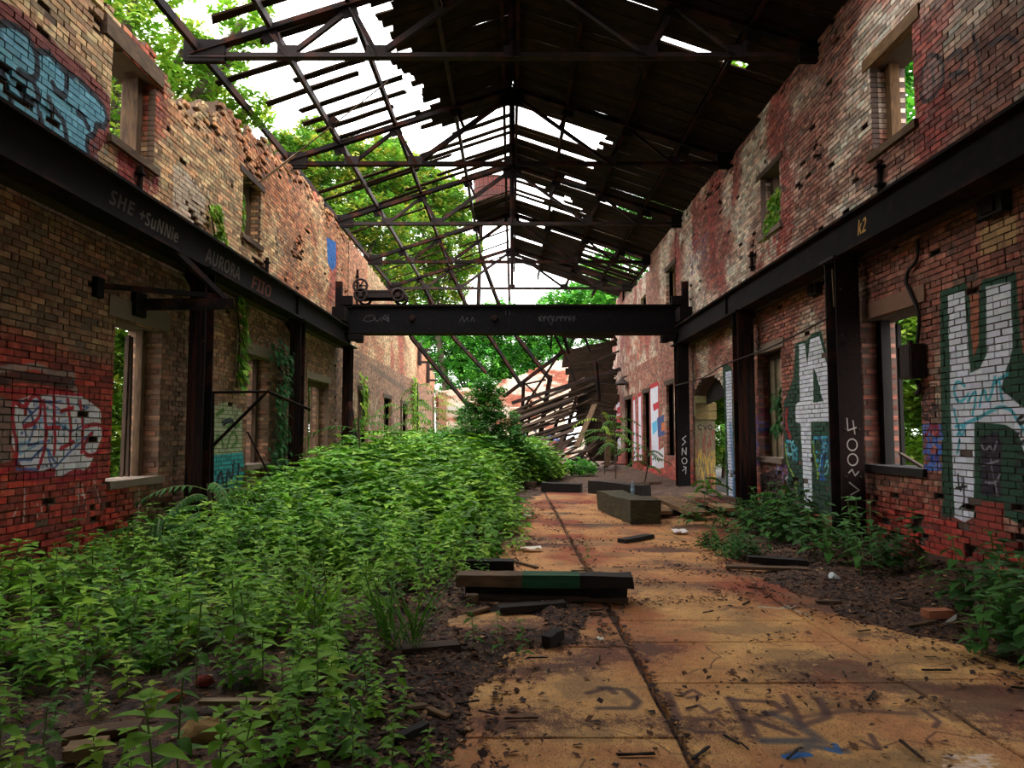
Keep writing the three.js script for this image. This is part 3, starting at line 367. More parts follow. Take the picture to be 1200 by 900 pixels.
  for (const [a, b, ds] of cols) for (let k = 0; k + 1 < ds.length; k++) {
    const w = (u) => (hash(Math.floor(u * 997), k, 71) - 0.5) * 0.014, s = new THREE.Shape(), pts = [], e = 0.012, d0 = ds[k] + e, d1 = ds[k + 1] - e;
    for (const [p, q, n] of [[[a, d0], [b, d0], 8], [[b, d0], [b, d1], 8], [[b, d1], [a, d1], 8], [[a, d1], [a, d0], 8]]) for (let i = 0; i < n; i++) { const X = lerp(p[0], q[0], i / n), D = lerp(p[1], q[1], i / n); pts.push([X + w(X + D * 3.1), D + w(X * 2.3 - D)]); }
    pts.forEach((q, i) => (i ? s.lineTo(...q) : s.moveTo(...q)));
    const g = new THREE.ExtrudeGeometry(s, { depth: 0.06, bevelEnabled: true, bevelSize: 0.008, bevelThickness: 0.008, bevelSegments: 1, curveSegments: 1 }); g.translate(0, 0, -0.068);
    const p = g.attributes.position, uv = g.attributes.uv, ti = (hash(k, Math.floor(a * 10), 5) - 0.5) * 0.006, tj = (hash(k, Math.floor(a * 10), 6) - 0.5) * 0.006;
    for (let i = 0; i < p.count; i++) { const X = p.getX(i), D = p.getY(i), z = p.getZ(i); uv.setXY(i, (X - X0) / (X1 - X0), (D - D0) / (D1 - D0)); p.setXYZ(i, X, z + (X - (a + b) / 2) * ti + (D - ds[k]) * tj, -D); }
    g.computeVertexNormals(); part('slab', g, slabMat, floor);
  }
}
{ const g = new THREE.PlaneGeometry(160, 160, 40, 40); g.rotateX(-Math.PI / 2); g.translate(0, -0.3, -30); const o = part('ground', g, M({ map: soilTex, color: 0x7c9a50 }), scene); describe(o, 'grassy ground outside the ruined hall'); o.userData.kind = 'structure'; }

// ---------------------------------------------------------------- windows and doorway fittings
let windowCount = 0;
function fitWindow(h, X, o) {
  const side = X < 0 ? 1 : -1, g = structure('window_' + (++windowCount), o.label), xin = (n) => X + side * n, lm = o.wood ?? greyWood, mid = (h.a + h.b) / 2;
  if (o.lintel) { const l = part('lintel', bar(V(xin(-0.14), h.y1 + o.lintel / 2, h.a - 0.16), V(xin(-0.14), h.y1 + o.lintel / 2, h.b + 0.16), 0.31, o.lintel, undefined, 0.03), o.lintelMat ?? stone, g); l.userData.label = o.lintelLabel ?? 'stone lintel'; }
  if (o.sill) part('sill', bar(V(xin(-0.16), h.y0 + 0.01, h.a - 0.06), V(xin(-0.16), h.y0 + 0.01, h.b + 0.06), 0.42, 0.09, undefined, 0.05), o.sillMat ?? stone, g);
  for (const [s, w] of o.posts ?? []) part('frame_post', bar(V(xin(-0.26), h.y0 + 0.05, s), V(xin(-0.26), h.y1 - 0.002, s + (o.lean ?? 0)), w, 0.13, new THREE.Vector3(0, 0, 1), 0.04), lm, g);
  if (o.head) part('frame_head', bar(V(xin(-0.26), h.y1 - 0.05, h.a), V(xin(-0.26), h.y1 - 0.05, h.b), 0.15, 0.1, undefined, 0.04), lm, g);
  for (const s of o.mullions ?? []) part('mullion', bar(V(xin(-0.3), h.y0 + 0.05, s), V(xin(-0.3), h.y1 - 0.1, s + (hash(Math.floor(s * 90), 2) - 0.5) * 0.1), 0.045, 0.05, new THREE.Vector3(0, 0, 1), 0.1), o.mullionMat ?? midWood, g);
  for (const t of o.rails ?? []) part('rail', bar(V(xin(-0.3), t, h.a), V(xin(-0.3), t + 0.02, h.b), 0.045, 0.05, undefined, 0.1), o.mullionMat ?? midWood, g);
  return g;
}
const [lu1, lu2, ll1, ll2, ll3, lf1, lf2, lf3, lnear] = leftHoles, [ru1, ru2, ru3, ru4, rl1, rl2, rarch, rf1, rf2, rf3, rnear] = rightHoles;
fitWindow(lu1, L, { label: 'upper window gap with a thick weathered post under a timber lintel beside blue letters', lintel: 0.22, lintelMat: greyWood, lintelLabel: 'split timber lintel', posts: [[lu1.b - 0.1, 0.2]], sill: true, sillMat: greyWood });
fitWindow(lu2, L, { label: 'small upper window with grey boards below the crumbled wall top', posts: [[lu2.b - 0.08, 0.16], [lu2.b - 0.3, 0.12]], lintel: 0.12, lintelMat: midWood, lintelLabel: 'rotten timber lintel', sill: true, sillMat: greyWood });
fitWindow(ll1, L, { label: 'tall lower window beside the white and red lettering, with a pale frame post', lintel: 0.24, sill: true, posts: [[ll1.b - 0.04, 0.09]], mullions: [ll1.b - 0.2, ll1.b - 0.32, ll1.a + 0.35], wood: greyWood });
fitWindow(ll2, L, { label: 'ivy-grown lower window next to the teal lettering', lintel: 0.2, sill: true, posts: [[ll2.a + 0.05, 0.08], [ll2.b - 0.05, 0.08]], mullions: [13.0, 13.2], rails: [1.9], wood: midWood });
fitWindow(ll3, L, { label: 'lower window with thin upright bars and a stone sill behind the slender column', lintel: 0.16, sill: true, posts: [[ll3.a + 0.04, 0.07], [ll3.b - 0.04, 0.07]], mullions: [16.7, 17.05, 17.4, 17.7], mullionMat: greyWood, head: true, wood: greyWood });
fitWindow(ru1, R, { label: 'upper window opening with pale timber lintel beside the grey letters', lintel: 0.16, lintelMat: paleWood, lintelLabel: 'pale timber lintel', posts: [[ru1.b - 0.06, 0.12]], sill: true, sillMat: greyWood, wood: paleWood });
fitWindow(ru2, R, { label: 'small upper window with leaves growing in beside a red stained patch', lintel: 0.1, lintelMat: midWood, lintelLabel: 'dark timber lintel', posts: [[ru2.b - 0.08, 0.12]], sill: true, wood: midWood });
fitWindow(ru3, R, { label: 'narrow upper window above the crane bridge end', lintel: 0.14, lintelMat: midWood, lintelLabel: 'dark timber lintel', posts: [[ru3.b - 0.1, 0.12]], mullions: [20.8], wood: paleWood });
fitWindow(rl1, R, { label: 'big lower window with stone lintel and bare black frame beside the fuse box', lintel: 0.2, posts: [[rl1.b - 0.07, 0.12]], mullions: [rl1.b - 0.36], mullionMat: blackWood, wood: blackWood, lintelMat: M({ color: 0x84604c, bumpMap: grainBump, bumpScale: 0.006 }), sill: true, sillMat: blackWood });
part('fallen_lath', bar(V(4.75, 1.05, 8.4), V(4.85, 1.2, 9.1), 0.04, 0.03), midWood, scene.getObjectByName('window_' + windowCount));
fitWindow(rl2, R, { label: 'lower window with grey-green timber frame between two columns', lintel: 0.16, posts: [[rl2.b - 0.06, 0.12], [rl2.b - 0.3, 0.06]], head: true, mullions: [12.8], wood: M({ map: woodTex, color: 0x8b8a74 }), sill: true });
for (const [h, X, l] of [[lf1, L, 'dark lower window in the sunlit stretch past the crane bridge'], [lf2, L, 'dark lower window half hidden by tall weeds'], [lf3, L, 'last lower window by the climbing ivy strip'], [rf1, R, 'lower window just past the crane bridge column'], [rf2, R, 'narrow doorway between white and red panels'], [rf3, R, 'wide far doorway near the collapsed roof']]) fitWindow(h, X, { label: l, lintel: 0.14, lintelMat: midWood, lintelLabel: 'dark lintel', posts: [[h.b - 0.06, 0.1]], wood: midWood });
{ // arched doorway with a board and painted far jamb
  const g = structure('door_1', 'arched doorway with painted jamb, open to bright green leaves'), a = rarch;
  const s = new THREE.Shape(); s.moveTo(a.a + 0.1, a.y1 - 0.05); for (let k = 0; k <= 12; k++) { const u = lerp(a.a + 0.02, a.b - 0.02, k / 12); s.lineTo(u, a.y1 - 0.02 + a.arch * (1 - (2 * k / 12 - 1) ** 2)); } s.lineTo(a.b - 0.1, a.y1 - 0.2); s.lineTo((a.a + a.b) / 2, a.y1 - 0.1);
  const e = new THREE.ExtrudeGeometry(s, { depth: 0.04, bevelEnabled: false }), p = e.attributes.position; for (let i = 0; i < p.count; i++) p.setXYZ(i, R + 0.3 + p.getZ(i), p.getY(i), -p.getX(i)); e.computeVertexNormals(); part('arch_boarding', e, blackWood, g);
  const c = canvasOf(128, 512), x = c.getContext('2d'), r = rng(7); x.fillStyle = '#6d6348'; x.fillRect(0, 0, 128, 512); x.fillStyle = '#c3bd8a'; x.fillRect(0, 0, 128, 110); for (let k = 0; k < 105; k++) { const y = 150 + r() * 330; x.strokeStyle = rgb(y < 260 ? [130, 40, 44] : y < 410 ? [196, 150, 50] : [120, 46, 36], 0.8); x.lineWidth = 2 + r() * 4; const u = r() * 128; x.beginPath(); x.moveTo(u, y); x.lineTo(u + (r() - 0.5) * 30, y + 20 + r() * 60); x.stroke(); } x.strokeStyle = '#1d1c1a'; x.lineWidth = 5; x.beginPath(); x.arc(34, 170, 14, 0.6, 5.6); x.moveTo(55, 158); x.lineTo(66, 182); x.lineTo(78, 160); x.moveTo(90, 160); x.arc(98, 170, 12, 3, 9); x.stroke();
  x.fillStyle = x.createPattern(grainTile, 'repeat'); x.globalAlpha = 0.4; x.fillRect(0, 0, 128, 512); x.globalAlpha = 1;
  const jm = M({ map: texOf(c), bumpMap: grainBump, bumpScale: 0.006 }), j = new THREE.BoxGeometry(0.5, 2.4, 0.06); j.translate(R + 0.25, 1.2, -(a.b - 0.05)); part('painted_jamb', j, jm, g);
  for (let k = 0; k < 2; k++) part('board', boxAt(R + 0.28, 2.12 - k * 0.22, a.b - 0.1, 0.52, 0.2, 0.03), M({ map: woodTex, color: 0xd2cc9a }), g);
  part('threshold', bar(V(R + 0.1, 0.02, a.a), V(R + 0.1, 0.02, a.b), 0.5, 0.08, undefined, 0.03), stone, g);
}

// ---------------------------------------------------------------- steel: columns, runway beams, crane
function inscribed(w, h, draw, base = [26, 23, 23]) { const c = canvasOf(w, h), x = c.getContext('2d'), r = rng(w * 3 + h); x.fillStyle = rgb(base); x.fillRect(0, 0, w, h); for (let k = 0; k < w * h / 260; k++) { x.fillStyle = rgb(r() < 0.5 ? [50, 32, 25] : [12, 11, 12], 0.3 * r()); x.beginPath(); x.ellipse(r() * w, r() * h, 2 + r() * 12, 2 + r() * 9, 0, 0, 7); x.fill(); } x.lineCap = x.lineJoin = 'round'; draw(x, r); return matte({ map: texOf(c) }); }
function plateUv(g, f) { const p = g.attributes.position, uv = g.attributes.uv; for (let i = 0; i < p.count; i++) uv.setXY(i, ...f(p.getX(i), p.getY(i), -p.getZ(i))); return g; }
const bayD = [5.1, 9.6, 14.1, 18.6], colTop = 3.7;
const columnSide = { '-1': ['steel column before the lettering on the runway, beside the tall dark window', 'rusty I-section column by the teal lettering', 'slim dark column between two barred windows', 'column carrying the trolley end of the crane bridge'], 1: ['near steel column standing in the bushes', 'rust-brown column with chalk numbers beside the tall white A', 'dark column between the arch bar and the timber window', 'column with white painted letters under the far crane end'] };
for (const sgn of [-1, 1]) bayD.forEach((d, i) => {
  if (i === 0) return; const x = sgn * 4.31, w = sgn < 0 ? 0.22 : 0.3, depth = sgn < 0 ? 0.28 : 0.3;
  const g = thing('steel_column', columnSide[sgn][i], 'column', V(x, 0, d + (sgn < 0 ? 0.4 : i === 2 ? -0.65 : -0.22))), P = (px, py, pd) => new THREE.Vector3(px, py, -pd), mt = sgn > 0 && i === 1 ? rust : steel;
  const write = sgn > 0 && i === 1 ? inscribed(96, 1024, (q) => { q.strokeStyle = 'rgba(200,190,180,0.8)'; q.lineWidth = 5; const y0 = 590; q.beginPath(); q.moveTo(30, y0 - 20); q.lineTo(32, y0 + 22); q.lineTo(66, y0 + 12); q.moveTo(54, y0 - 12); q.lineTo(60, y0 + 34); q.moveTo(66, y0 + 72); q.arc(48, y0 + 72, 20, 0, 6.4); q.moveTo(68, y0 + 124); q.arc(48, y0 + 124, 20, 0, 6.4); q.moveTo(30, y0 + 170); q.lineTo(44, y0 + 158); q.lineTo(56, y0 + 180); q.lineTo(70, y0 + 166); q.moveTo(32, y0 + 204); q.lineTo(70, y0 + 230); q.lineTo(36, y0 + 246); q.stroke(); }, [34, 23, 20]) : sgn > 0 && i === 3 ? inscribed(96, 1024, (q) => { q.strokeStyle = 'rgba(225,220,215,0.85)'; q.lineWidth = 6; q.beginPath(); q.moveTo(64, 640); q.lineTo(34, 660); q.lineTo(60, 680); q.lineTo(32, 704); q.moveTo(30, 770); q.lineTo(32, 724); q.lineTo(62, 768); q.lineTo(64, 722); q.moveTo(66, 812); q.arc(48, 812, 20, 0, 6.4); q.moveTo(32, 880); q.lineTo(62, 856); q.lineTo(40, 850); q.moveTo(60, 866); q.lineTo(56, 900); q.stroke(); }) : null;
  const f1 = plateUv(boxUv(new THREE.BoxGeometry(w, colTop, 0.022)).translate(0, colTop / 2, depth / 2), (a, b) => [a / w + 0.5, b / colTop]);
  part('front_flange', f1, write ?? mt, g);
  part('rear_flange', boxUv(new THREE.BoxGeometry(w, colTop, 0.022)).translate(0, colTop / 2, -depth / 2), mt, g);
  part('web', boxUv(new THREE.BoxGeometry(0.02, colTop, depth - 0.02)).translate(0, colTop / 2, 0), mt, g);
  part('base_plate', boxUv(new THREE.BoxGeometry(0.46, 0.05, 0.5)).translate(0, 0.025, 0), mt, g);
  part('cap_plate', boxUv(new THREE.BoxGeometry(0.4, 0.03, 0.44)).translate(0, colTop + 0.012, 0), mt, g);
  for (const y of [0.9, 1.5, 2.1, 2.7, 3.3]) for (const q of [-0.09, 0.09]) if (hash(Math.floor(y * 10), i + sgn) > 0.3) part('rivet', new THREE.SphereGeometry(0.018, 6, 4).translate(q, y, depth / 2 + 0.012), mt, g);
  if (i > 0 && i < 3) part('knee_plate', section('L', P(0, 3.25, 0), P(sgn * 0.26, 3.66, 0), 0.08, 0.08, 0.012), mt, g);
});
for (const sgn of [-1, 1]) {
  const x = sgn * 4.31, y0 = 3.73, y1 = 4.16, a = -11.8, b = 18.95, g = thing('runway_beam', sgn < 0 ? 'long dark crane runway beam with chalk names along the wall with blue letters' : 'long dark crane runway beam with a yellow chalk mark under the intact roof', 'beam');
  const web = bar(V(x, (y0 + y1) / 2, a), V(x, (y0 + y1) / 2, b), 0.16, y1 - y0 - 0.03);
  plateUv(web, (X, Y, D) => [(D - 5) / 14, (Y - y0) / (y1 - y0)]);
  const wm = inscribed(2048, 64, (q) => {
    q.fillStyle = 'rgba(158,140,124,0.62)'; const kx = 2048 / 14; const txt = (s, d, y, size, col, sq = 1) => { q.save(); q.translate((d - 5) * kx, y); if (sgn > 0) q.scale(-1, 1); q.scale(sq, 1); q.font = `italic bold ${size}px sans-serif`; q.fillStyle = col; q.fillText(s, 0, 0); q.restore(); };
    if (sgn < 0) { txt('SHE', 7.45, 44, 34, 'rgba(150,140,130,0.5)', 1.2); txt('+', 8.05, 44, 34, 'rgba(160,150,138,0.6)', 1.2); txt('SuNNie', 8.2, 46, 34, 'rgba(170,156,140,0.65)', 1); txt('AURORA', 9.85, 50, 42, 'rgba(140,124,112,0.6)', 1.1); txt('FIIO', 11.6, 52, 46, 'rgba(120,70,52,0.9)', 1.5); }
    else { txt('k2', 8.75, 44, 36, 'rgba(196,150,84,0.95)', 0.8); }
  });
  wm.map.wrapS = THREE.ClampToEdgeWrapping; part('web', web, wm, g);
  part('top_flange', bar(V(x, y1, a), V(x, y1, b), 0.34, 0.035), steel, g); part('bottom_flange', bar(V(x, y0 + 0.005, a), V(x, y0 + 0.005, b), 0.3, 0.035), steel, g);
  part('rail', section('T', V(x, y1 + 0.02, a), V(x, y1 + 0.02, b), 0.08, 0.07, 0.03), steel, g);
  for (const d of [5.1, 14.1, 18.6]) part('stiffener', boxAt(x - sgn * 0.1, (y0 + y1) / 2, d, 0.05, y1 - y0 - 0.04, 0.02), steel, g);
  part('packing_course', bar(V(sgn * 4.52, 3.72, 3), V(sgn * 4.52, 3.72, 18.9), 0.14, 0.06, undefined, 0.1), midWood, g);
}
{ // travelling crane: riveted box girder on two end trucks
  const D = 18.55, yb = 4.0, yt = 4.72, g = thing('crane_bridge', 'heavy black riveted crane girder spanning the hall between both runways', 'crane', V(0, 0, 0));
  const face = plateUv(boxUv(new THREE.BoxGeometry(8.5, yt - yb - 0.06, 0.03)).translate(0, (yb + yt) / 2, -(D - 0.2)), (X, Y) => [(X + 4.25) / 8.5, (Y - yb) / (yt - yb)]);
  part('front_plate', face, inscribed(2048, 192, (q, r) => { q.strokeStyle = 'rgba(150,146,150,0.5)'; q.lineWidth = 3; const w = (x0, y0, pts) => { q.beginPath(); pts.forEach(([a, b], i) => (i ? q.lineTo(x0 + a, y0 + b) : q.moveTo(x0 + a, y0 + b))); q.stroke(); }; w(110, 70, [[60, 0], [20, 4], [0, 34], [30, 44], [70, 30], [62, 10]]); w(180, 70, [[0, 10], [10, 40], [30, 30], [40, 8]]); w(220, 66, [[0, 44], [24, 0], [44, 44], [10, 26], [48, 22]]); w(262, 64, [[0, 0], [6, 50]]); w(700, 74, [[0, 44], [20, 0], [30, 44], [50, 10], [56, 40]]); w(770, 74, [[0, 40], [10, 10], [24, 40]]); for (let k = 0; k < 9; k++) w(1185 + k * 26, 70, [[0, 30 * r()], [10, 40], [18, 10 * r()], [4, 20], [26, 44 * r()]]); w(1250, 112, [[0, 0], [16, 24], [24, 0]]); w(985, 40, [[0, 0], [0, 26]]); w(1010, 40, [[0, 0], [0, 26]]); }, [18, 17, 20]), g);
  part('rear_plate', boxAt(0, (yb + yt) / 2, D + 0.2, 8.5, yt - yb - 0.06, 0.03), steel, g);
  for (const y of [yb + 0.02, yt - 0.02]) part('flange_plate', boxAt(0, y, D, 8.6, 0.04, 0.56), steel, g);
  part('walk_rail', section('T', V(-4.2, yt, D), V(4.2, yt, D), 0.09, 0.06, 0.03), steel, g);
  for (const X of [-2.55, -0.45]) part('bolt_boss', new THREE.CylinderGeometry(0.07, 0.09, 0.07, 10).rotateX(Math.PI / 2).translate(X, 4.38, -(D - 0.25)), steel, g);
  for (let k = 0; k < 34; k++) part('rivet', new THREE.SphereGeometry(0.022, 5, 3).translate(-4.1 + k * 0.25, 4.1 + (k % 2) * 0.5, -(D - 0.22)), steel, g);
  for (const s of [-1, 1]) { const e = part('end_truck', boxAt(s * 4.31, 4.42, D, 0.3, 0.34, 1.5), steel, g); for (const q of [-0.5, 0.5]) part('wheel', new THREE.CylinderGeometry(0.17, 0.17, 0.12, 16).rotateZ(Math.PI / 2).translate(s * 4.31, 4.4, -(D + q)), steel, e); part('haunch', merged([boxAt(s * 4.0, 3.9, D - 0.1, 0.34, 0.16, 0.36), boxAt(s * 3.9, 3.82, D - 0.12, 0.16, 0.1, 0.3)]), steel, g); part('upright', boxAt(s * 4.42, 4.95, D - 0.2, 0.16, 0.75, 0.14), steel, g); part('stop', boxAt(s * 4.2, 4.8, D - 0.22, 0.26, 0.3, 0.12), steel, g); }
}
{ // crab on the bridge
  const D = 18.55, y = 4.78, g = thing('crane_trolley', 'rusty crane trolley with gear wheels standing on the girder by the lit wall', 'crane trolley', V(0, 0, 0)), x0 = -4.0, x1 = -2.75;
  part('frame_side', boxAt((x0 + x1) / 2, y + 0.2, D - 0.24, x1 - x0, 0.14, 0.06), rust, g); part('frame_side', boxAt((x0 + x1) / 2, y + 0.2, D + 0.24, x1 - x0, 0.14, 0.06), rust, g);
  part('deck', boxAt((x0 + x1) / 2, y + 0.29, D, x1 - x0 - 0.1, 0.05, 0.56), rust, g);
  for (const X of [x0 + 0.15, x1 - 0.15]) for (const q of [-0.3, 0.3]) { const w = part('wheel', new THREE.TorusGeometry(0.15, 0.035, 8, 20).translate(X, y + 0.19, -(D + q)), rust, g); part('hub', new THREE.CylinderGeometry(0.06, 0.06, 0.1, 10).rotateX(Math.PI / 2).translate(X, y + 0.19, -(D + q)), rust, w); }
  const gw = part('gear_wheel', new THREE.TorusGeometry(0.17, 0.03, 8, 22).translate(x0 + 0.14, y + 0.42, -(D - 0.3)), rust, g); for (let k = 0; k < 3; k++) part('spoke', bar(V(x0 + 0.14 - 0.16 * Math.cos(k * 1.05), y + 0.42 - 0.16 * Math.sin(k * 1.05), D - 0.3), V(x0 + 0.14 + 0.16 * Math.cos(k * 1.05), y + 0.42 + 0.16 * Math.sin(k * 1.05), D - 0.3), 0.03, 0.03), rust, gw);
  part('drum', new THREE.CylinderGeometry(0.13, 0.13, 0.9, 14).rotateZ(Math.PI / 2).translate((x0 + x1) / 2 + 0.05, y + 0.22, -D), rust, g);
}

// ---------------------------------------------------------------- roof: trusses, purlins, boards
const HALF = 4.72, EAVE = 7.12, RISE = 1.6, roofY = (u) => EAVE + RISE * (1 - u), PU = [0.03, 0.255, 0.52, 0.77, 1.0];
const trussNames = ['steel roof truss crossing over the upper windows with the pulley near its heel', 'second steel roof truss, resting on the crumbled wall top', 'roof truss just above the crane bridge', 'roof truss in front of the water tank', 'last standing truss before the collapsed roof', 'steel roof truss over the camera end of the hall'];
[10.6, 15.0, 19.4, 23.8, 28.2, 6.2].forEach((d, i) => {
  const g = thing('roof_truss', trussNames[i], 'truss', V(0, 0, d)), Q = (x, y) => new THREE.Vector3(x, y, 0), yb = EAVE - 0.02, bowed = i === 4 ? 0.05 : 0, mt = i % 2 ? steel : rust;
  part('bottom_chord', section('T', Q(-HALF - 0.15, yb), Q(HALF + 0.15, yb), 0.13, 0.1, 0.016), mt, g);
  for (const s of [-1, 1]) {
    part('top_chord', section('T', Q(s * (HALF + 0.12), EAVE + 0.02), Q(0, EAVE + RISE - bowed), 0.15, 0.12, 0.016), steel, g);
    part('heel_plate', boxUv(new THREE.BoxGeometry(0.62, 0.34, 0.1)).translate(s * (HALF - 0.08), EAVE + 0.09, 0), steel, g);
    const bot = [3.4, 2.05], top = [3.65, 2.46, 1.2].map((x) => [x, roofY(x / HALF) - 0.03]);
    const strut = (a, b, w = 0.07) => part('strut', section('L', Q(s * a[0], a[1]), Q(s * b[0], b[1]), w, w, 0.014), mt, g);
    strut([bot[0], yb], top[0]); strut([bot[0], yb], top[1]); strut([bot[1], yb], top[1], 0.08); strut([bot[1], yb], [0.12, EAVE + RISE - 0.2], 0.09); strut([1.05, lerp(yb, EAVE + RISE, 0.5)], top[2]);
    for (const x of bot) part('gusset_plate', boxUv(new THREE.BoxGeometry(0.3, 0.22, 0.025)).translate(s * x, yb + 0.1, 0), rust, g);
    for (const [x, y] of top) part('gusset_plate', boxUv(new THREE.BoxGeometry(0.24, 0.16, 0.025)).rotateZ(-s * 0.326).translate(s * x, y - 0.02, 0), steel, g);
  }
  part('king_post', section('T', Q(0, yb), Q(0, EAVE + RISE - 0.05), 0.12, 0.08, 0.014), steel, g);
  part('apex_plate', boxUv(new THREE.BoxGeometry(0.5, 0.3, 0.03)).translate(0, EAVE + RISE - 0.16, 0), steel, g);
  part('gusset_plate', boxUv(new THREE.BoxGeometry(0.24, 0.2, 0.03)).translate(0, yb + 0.1, 0), rust, g);
});
const roof = structure('roof', 'ruined gable roof of dark boards on steel purlins, open to the sky on one slope');
for (const s of [-1, 1]) PU.forEach((u, k) => {
  const x = s * u * HALF, y = roofY(u) + 0.15, m = (k === 3 || k === 1) && s < 0 ? rust : steel, straight = (a, b) => part('purlin', section('C', V(x, y, a), V(x, y, b), 0.07, 0.13, 0.014), m, roof);
  const splits = [-11.8, 6.2, 15, 23.8, 28.25]; for (let i = 0; i + 1 < splits.length; i++) straight(splits[i], splits[i + 1]);
  if (s > 0 && k !== 4) straight(28.25, 32.5);
});
{ // purlins of the open slope hang down beyond the last truss
  const lists = [[V(-HALF, roofY(1) + 0.15, 28.2), at(483, 395, 31), at(520, 440, 34), at(550, 476, 37)], [V(-0.77 * HALF, roofY(0.77) + 0.15, 28.2), at(510, 360, 30.5), at(533, 396, 33), at(571, 437, 37)], [V(-0.52 * HALF, roofY(0.52) + 0.15, 28.2), at(547, 357, 30.5), at(575, 395, 33), at(612, 452, 36)], [V(-0.255 * HALF, roofY(0.255) + 0.15, 28.2), at(585, 355, 30.6), at(607, 395, 32.6), at(647, 447, 35)]];
  lists.forEach((l, i) => part('sagging_purlin', merged(l.slice(1).map((b, k) => section('C', l[k], b, 0.09, 0.2, 0.03))), i % 2 ? steel : steel, roof));
}
{
  const r = rng(901); let count = 0; const extra = [];
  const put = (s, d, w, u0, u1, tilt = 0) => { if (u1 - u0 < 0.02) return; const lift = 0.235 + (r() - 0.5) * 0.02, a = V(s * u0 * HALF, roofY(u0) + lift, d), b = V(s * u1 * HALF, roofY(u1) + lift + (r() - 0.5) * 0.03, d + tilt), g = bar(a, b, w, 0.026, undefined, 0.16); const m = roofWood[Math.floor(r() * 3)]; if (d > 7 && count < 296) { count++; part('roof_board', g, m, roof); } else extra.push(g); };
  const W = 0.2;
  for (let d = -11.8; d < 31; d += W) for (const s of [-1, 1]) {
    const w = W * (d < 16.1 ? 1.03 : 0.93 + r() * 0.05);
    if (s > 0) { // mostly closed slope
      let cover; if (d < 16.1) { cover = [[0.0, 1.04]]; if (d > 7.3 && d < 9.3) { const k = r(); cover = k < 0.62 ? [[0, 0.52 + r() * 0.06], [0.93 + r() * 0.03, 1.04]] : [[0, 1.04]]; } else if (r() < 0.04) cover = [[0, 0.4 + r() * 0.3], [0.75 + r() * 0.1, 1.04]]; }
      else if (d < 17.0) cover = [[0.4 + r() * 0.1, 1.04]];
      else if (d < 24) { const k = r(); cover = k < 0.46 ? [[0, 1.04]] : k < 0.72 ? [[0.2 + r() * 0.3, 1.04]] : k < 0.84 ? [[0, 0.28 + r() * 0.15], [0.36 + r() * 0.1, 1.04]] : k < 0.94 ? [[0, 0.5 + r() * 0.1], [0.85, 1.04]] : [[0.5, 1.04]]; }
      else { const k = r(); cover = k < 0.55 ? [[0, 1.0]] : k < 0.8 ? [[0.25, 1]] : k < 0.92 ? [[0, 0.55]] : []; }
      for (const [a, b] of cover) { if (b - a > 0.6 && r() < 0.5) { const m = PU[2]; put(s, d, w, a, m + 0.03); put(s, d + (r() - 0.5) * 0.015, w, m - 0.03, b); } else put(s, d, w, a, b, (r() - 0.5) * 0.04); }
    } else { // opened slope
      const edge = d < 6.6 ? 1.04 : d < 12.4 ? 0.46 + 0.1 * (noise(d * 1.7, 3) - 0.5) + (r() - 0.5) * 0.09 : d < 14.4 ? 0.43 + (r() - 0.5) * 0.12 - (r() < 0.12 ? 0.16 : 0) : d < 16 ? 0.36 + (r() - 0.5) * 0.16 : 0;
      if (d < 16.1) { put(s, d, w, 0, edge * 0.5 + 0.03); put(s, d, w, edge * 0.5 - 0.03, edge); if (d > 7 && r() < 0.1) put(s, d, w * 0.8, edge + 0.03 + r() * 0.1, 0.8 + r() * 0.3, (r() - 0.5) * 0.1); else if (d < 7 && r() < 0.25) put(s, d, w, edge, 1.02); }
      else if (d < 20) { const k = r(); if (k < 0.36) put(s, d, w * 0.9, 0.0, 0.27 + r() * 0.35, (r() - 0.5) * 0.2); else if (k < 0.55) put(s, d, w * 0.6, 0.25 + r() * 0.1, 0.6 + r() * 0.35, (r() - 0.5) * 0.35); else if (k < 0.68) put(s, d, w * 0.8, 0.5, 1.02, (r() - 0.5) * 0.2); }
      else if (d > 22.2 && d < 24.2) put(s, d, w, 0, 0.24 + r() * 0.06);
      else { const k = r(); if (k < 0.16) put(s, d, w * 0.6, 0.02, 0.3 + r() * 0.3, (r() - 0.5) * 0.4); else if (k < 0.26) put(s, d, w * 0.5, 0.5, 1.0, (r() - 0.5) * 0.4); }
    }
  }
  part('board_sheathing', merged(extra), roofWood[0], roof).userData.kind = 'stuff';
}
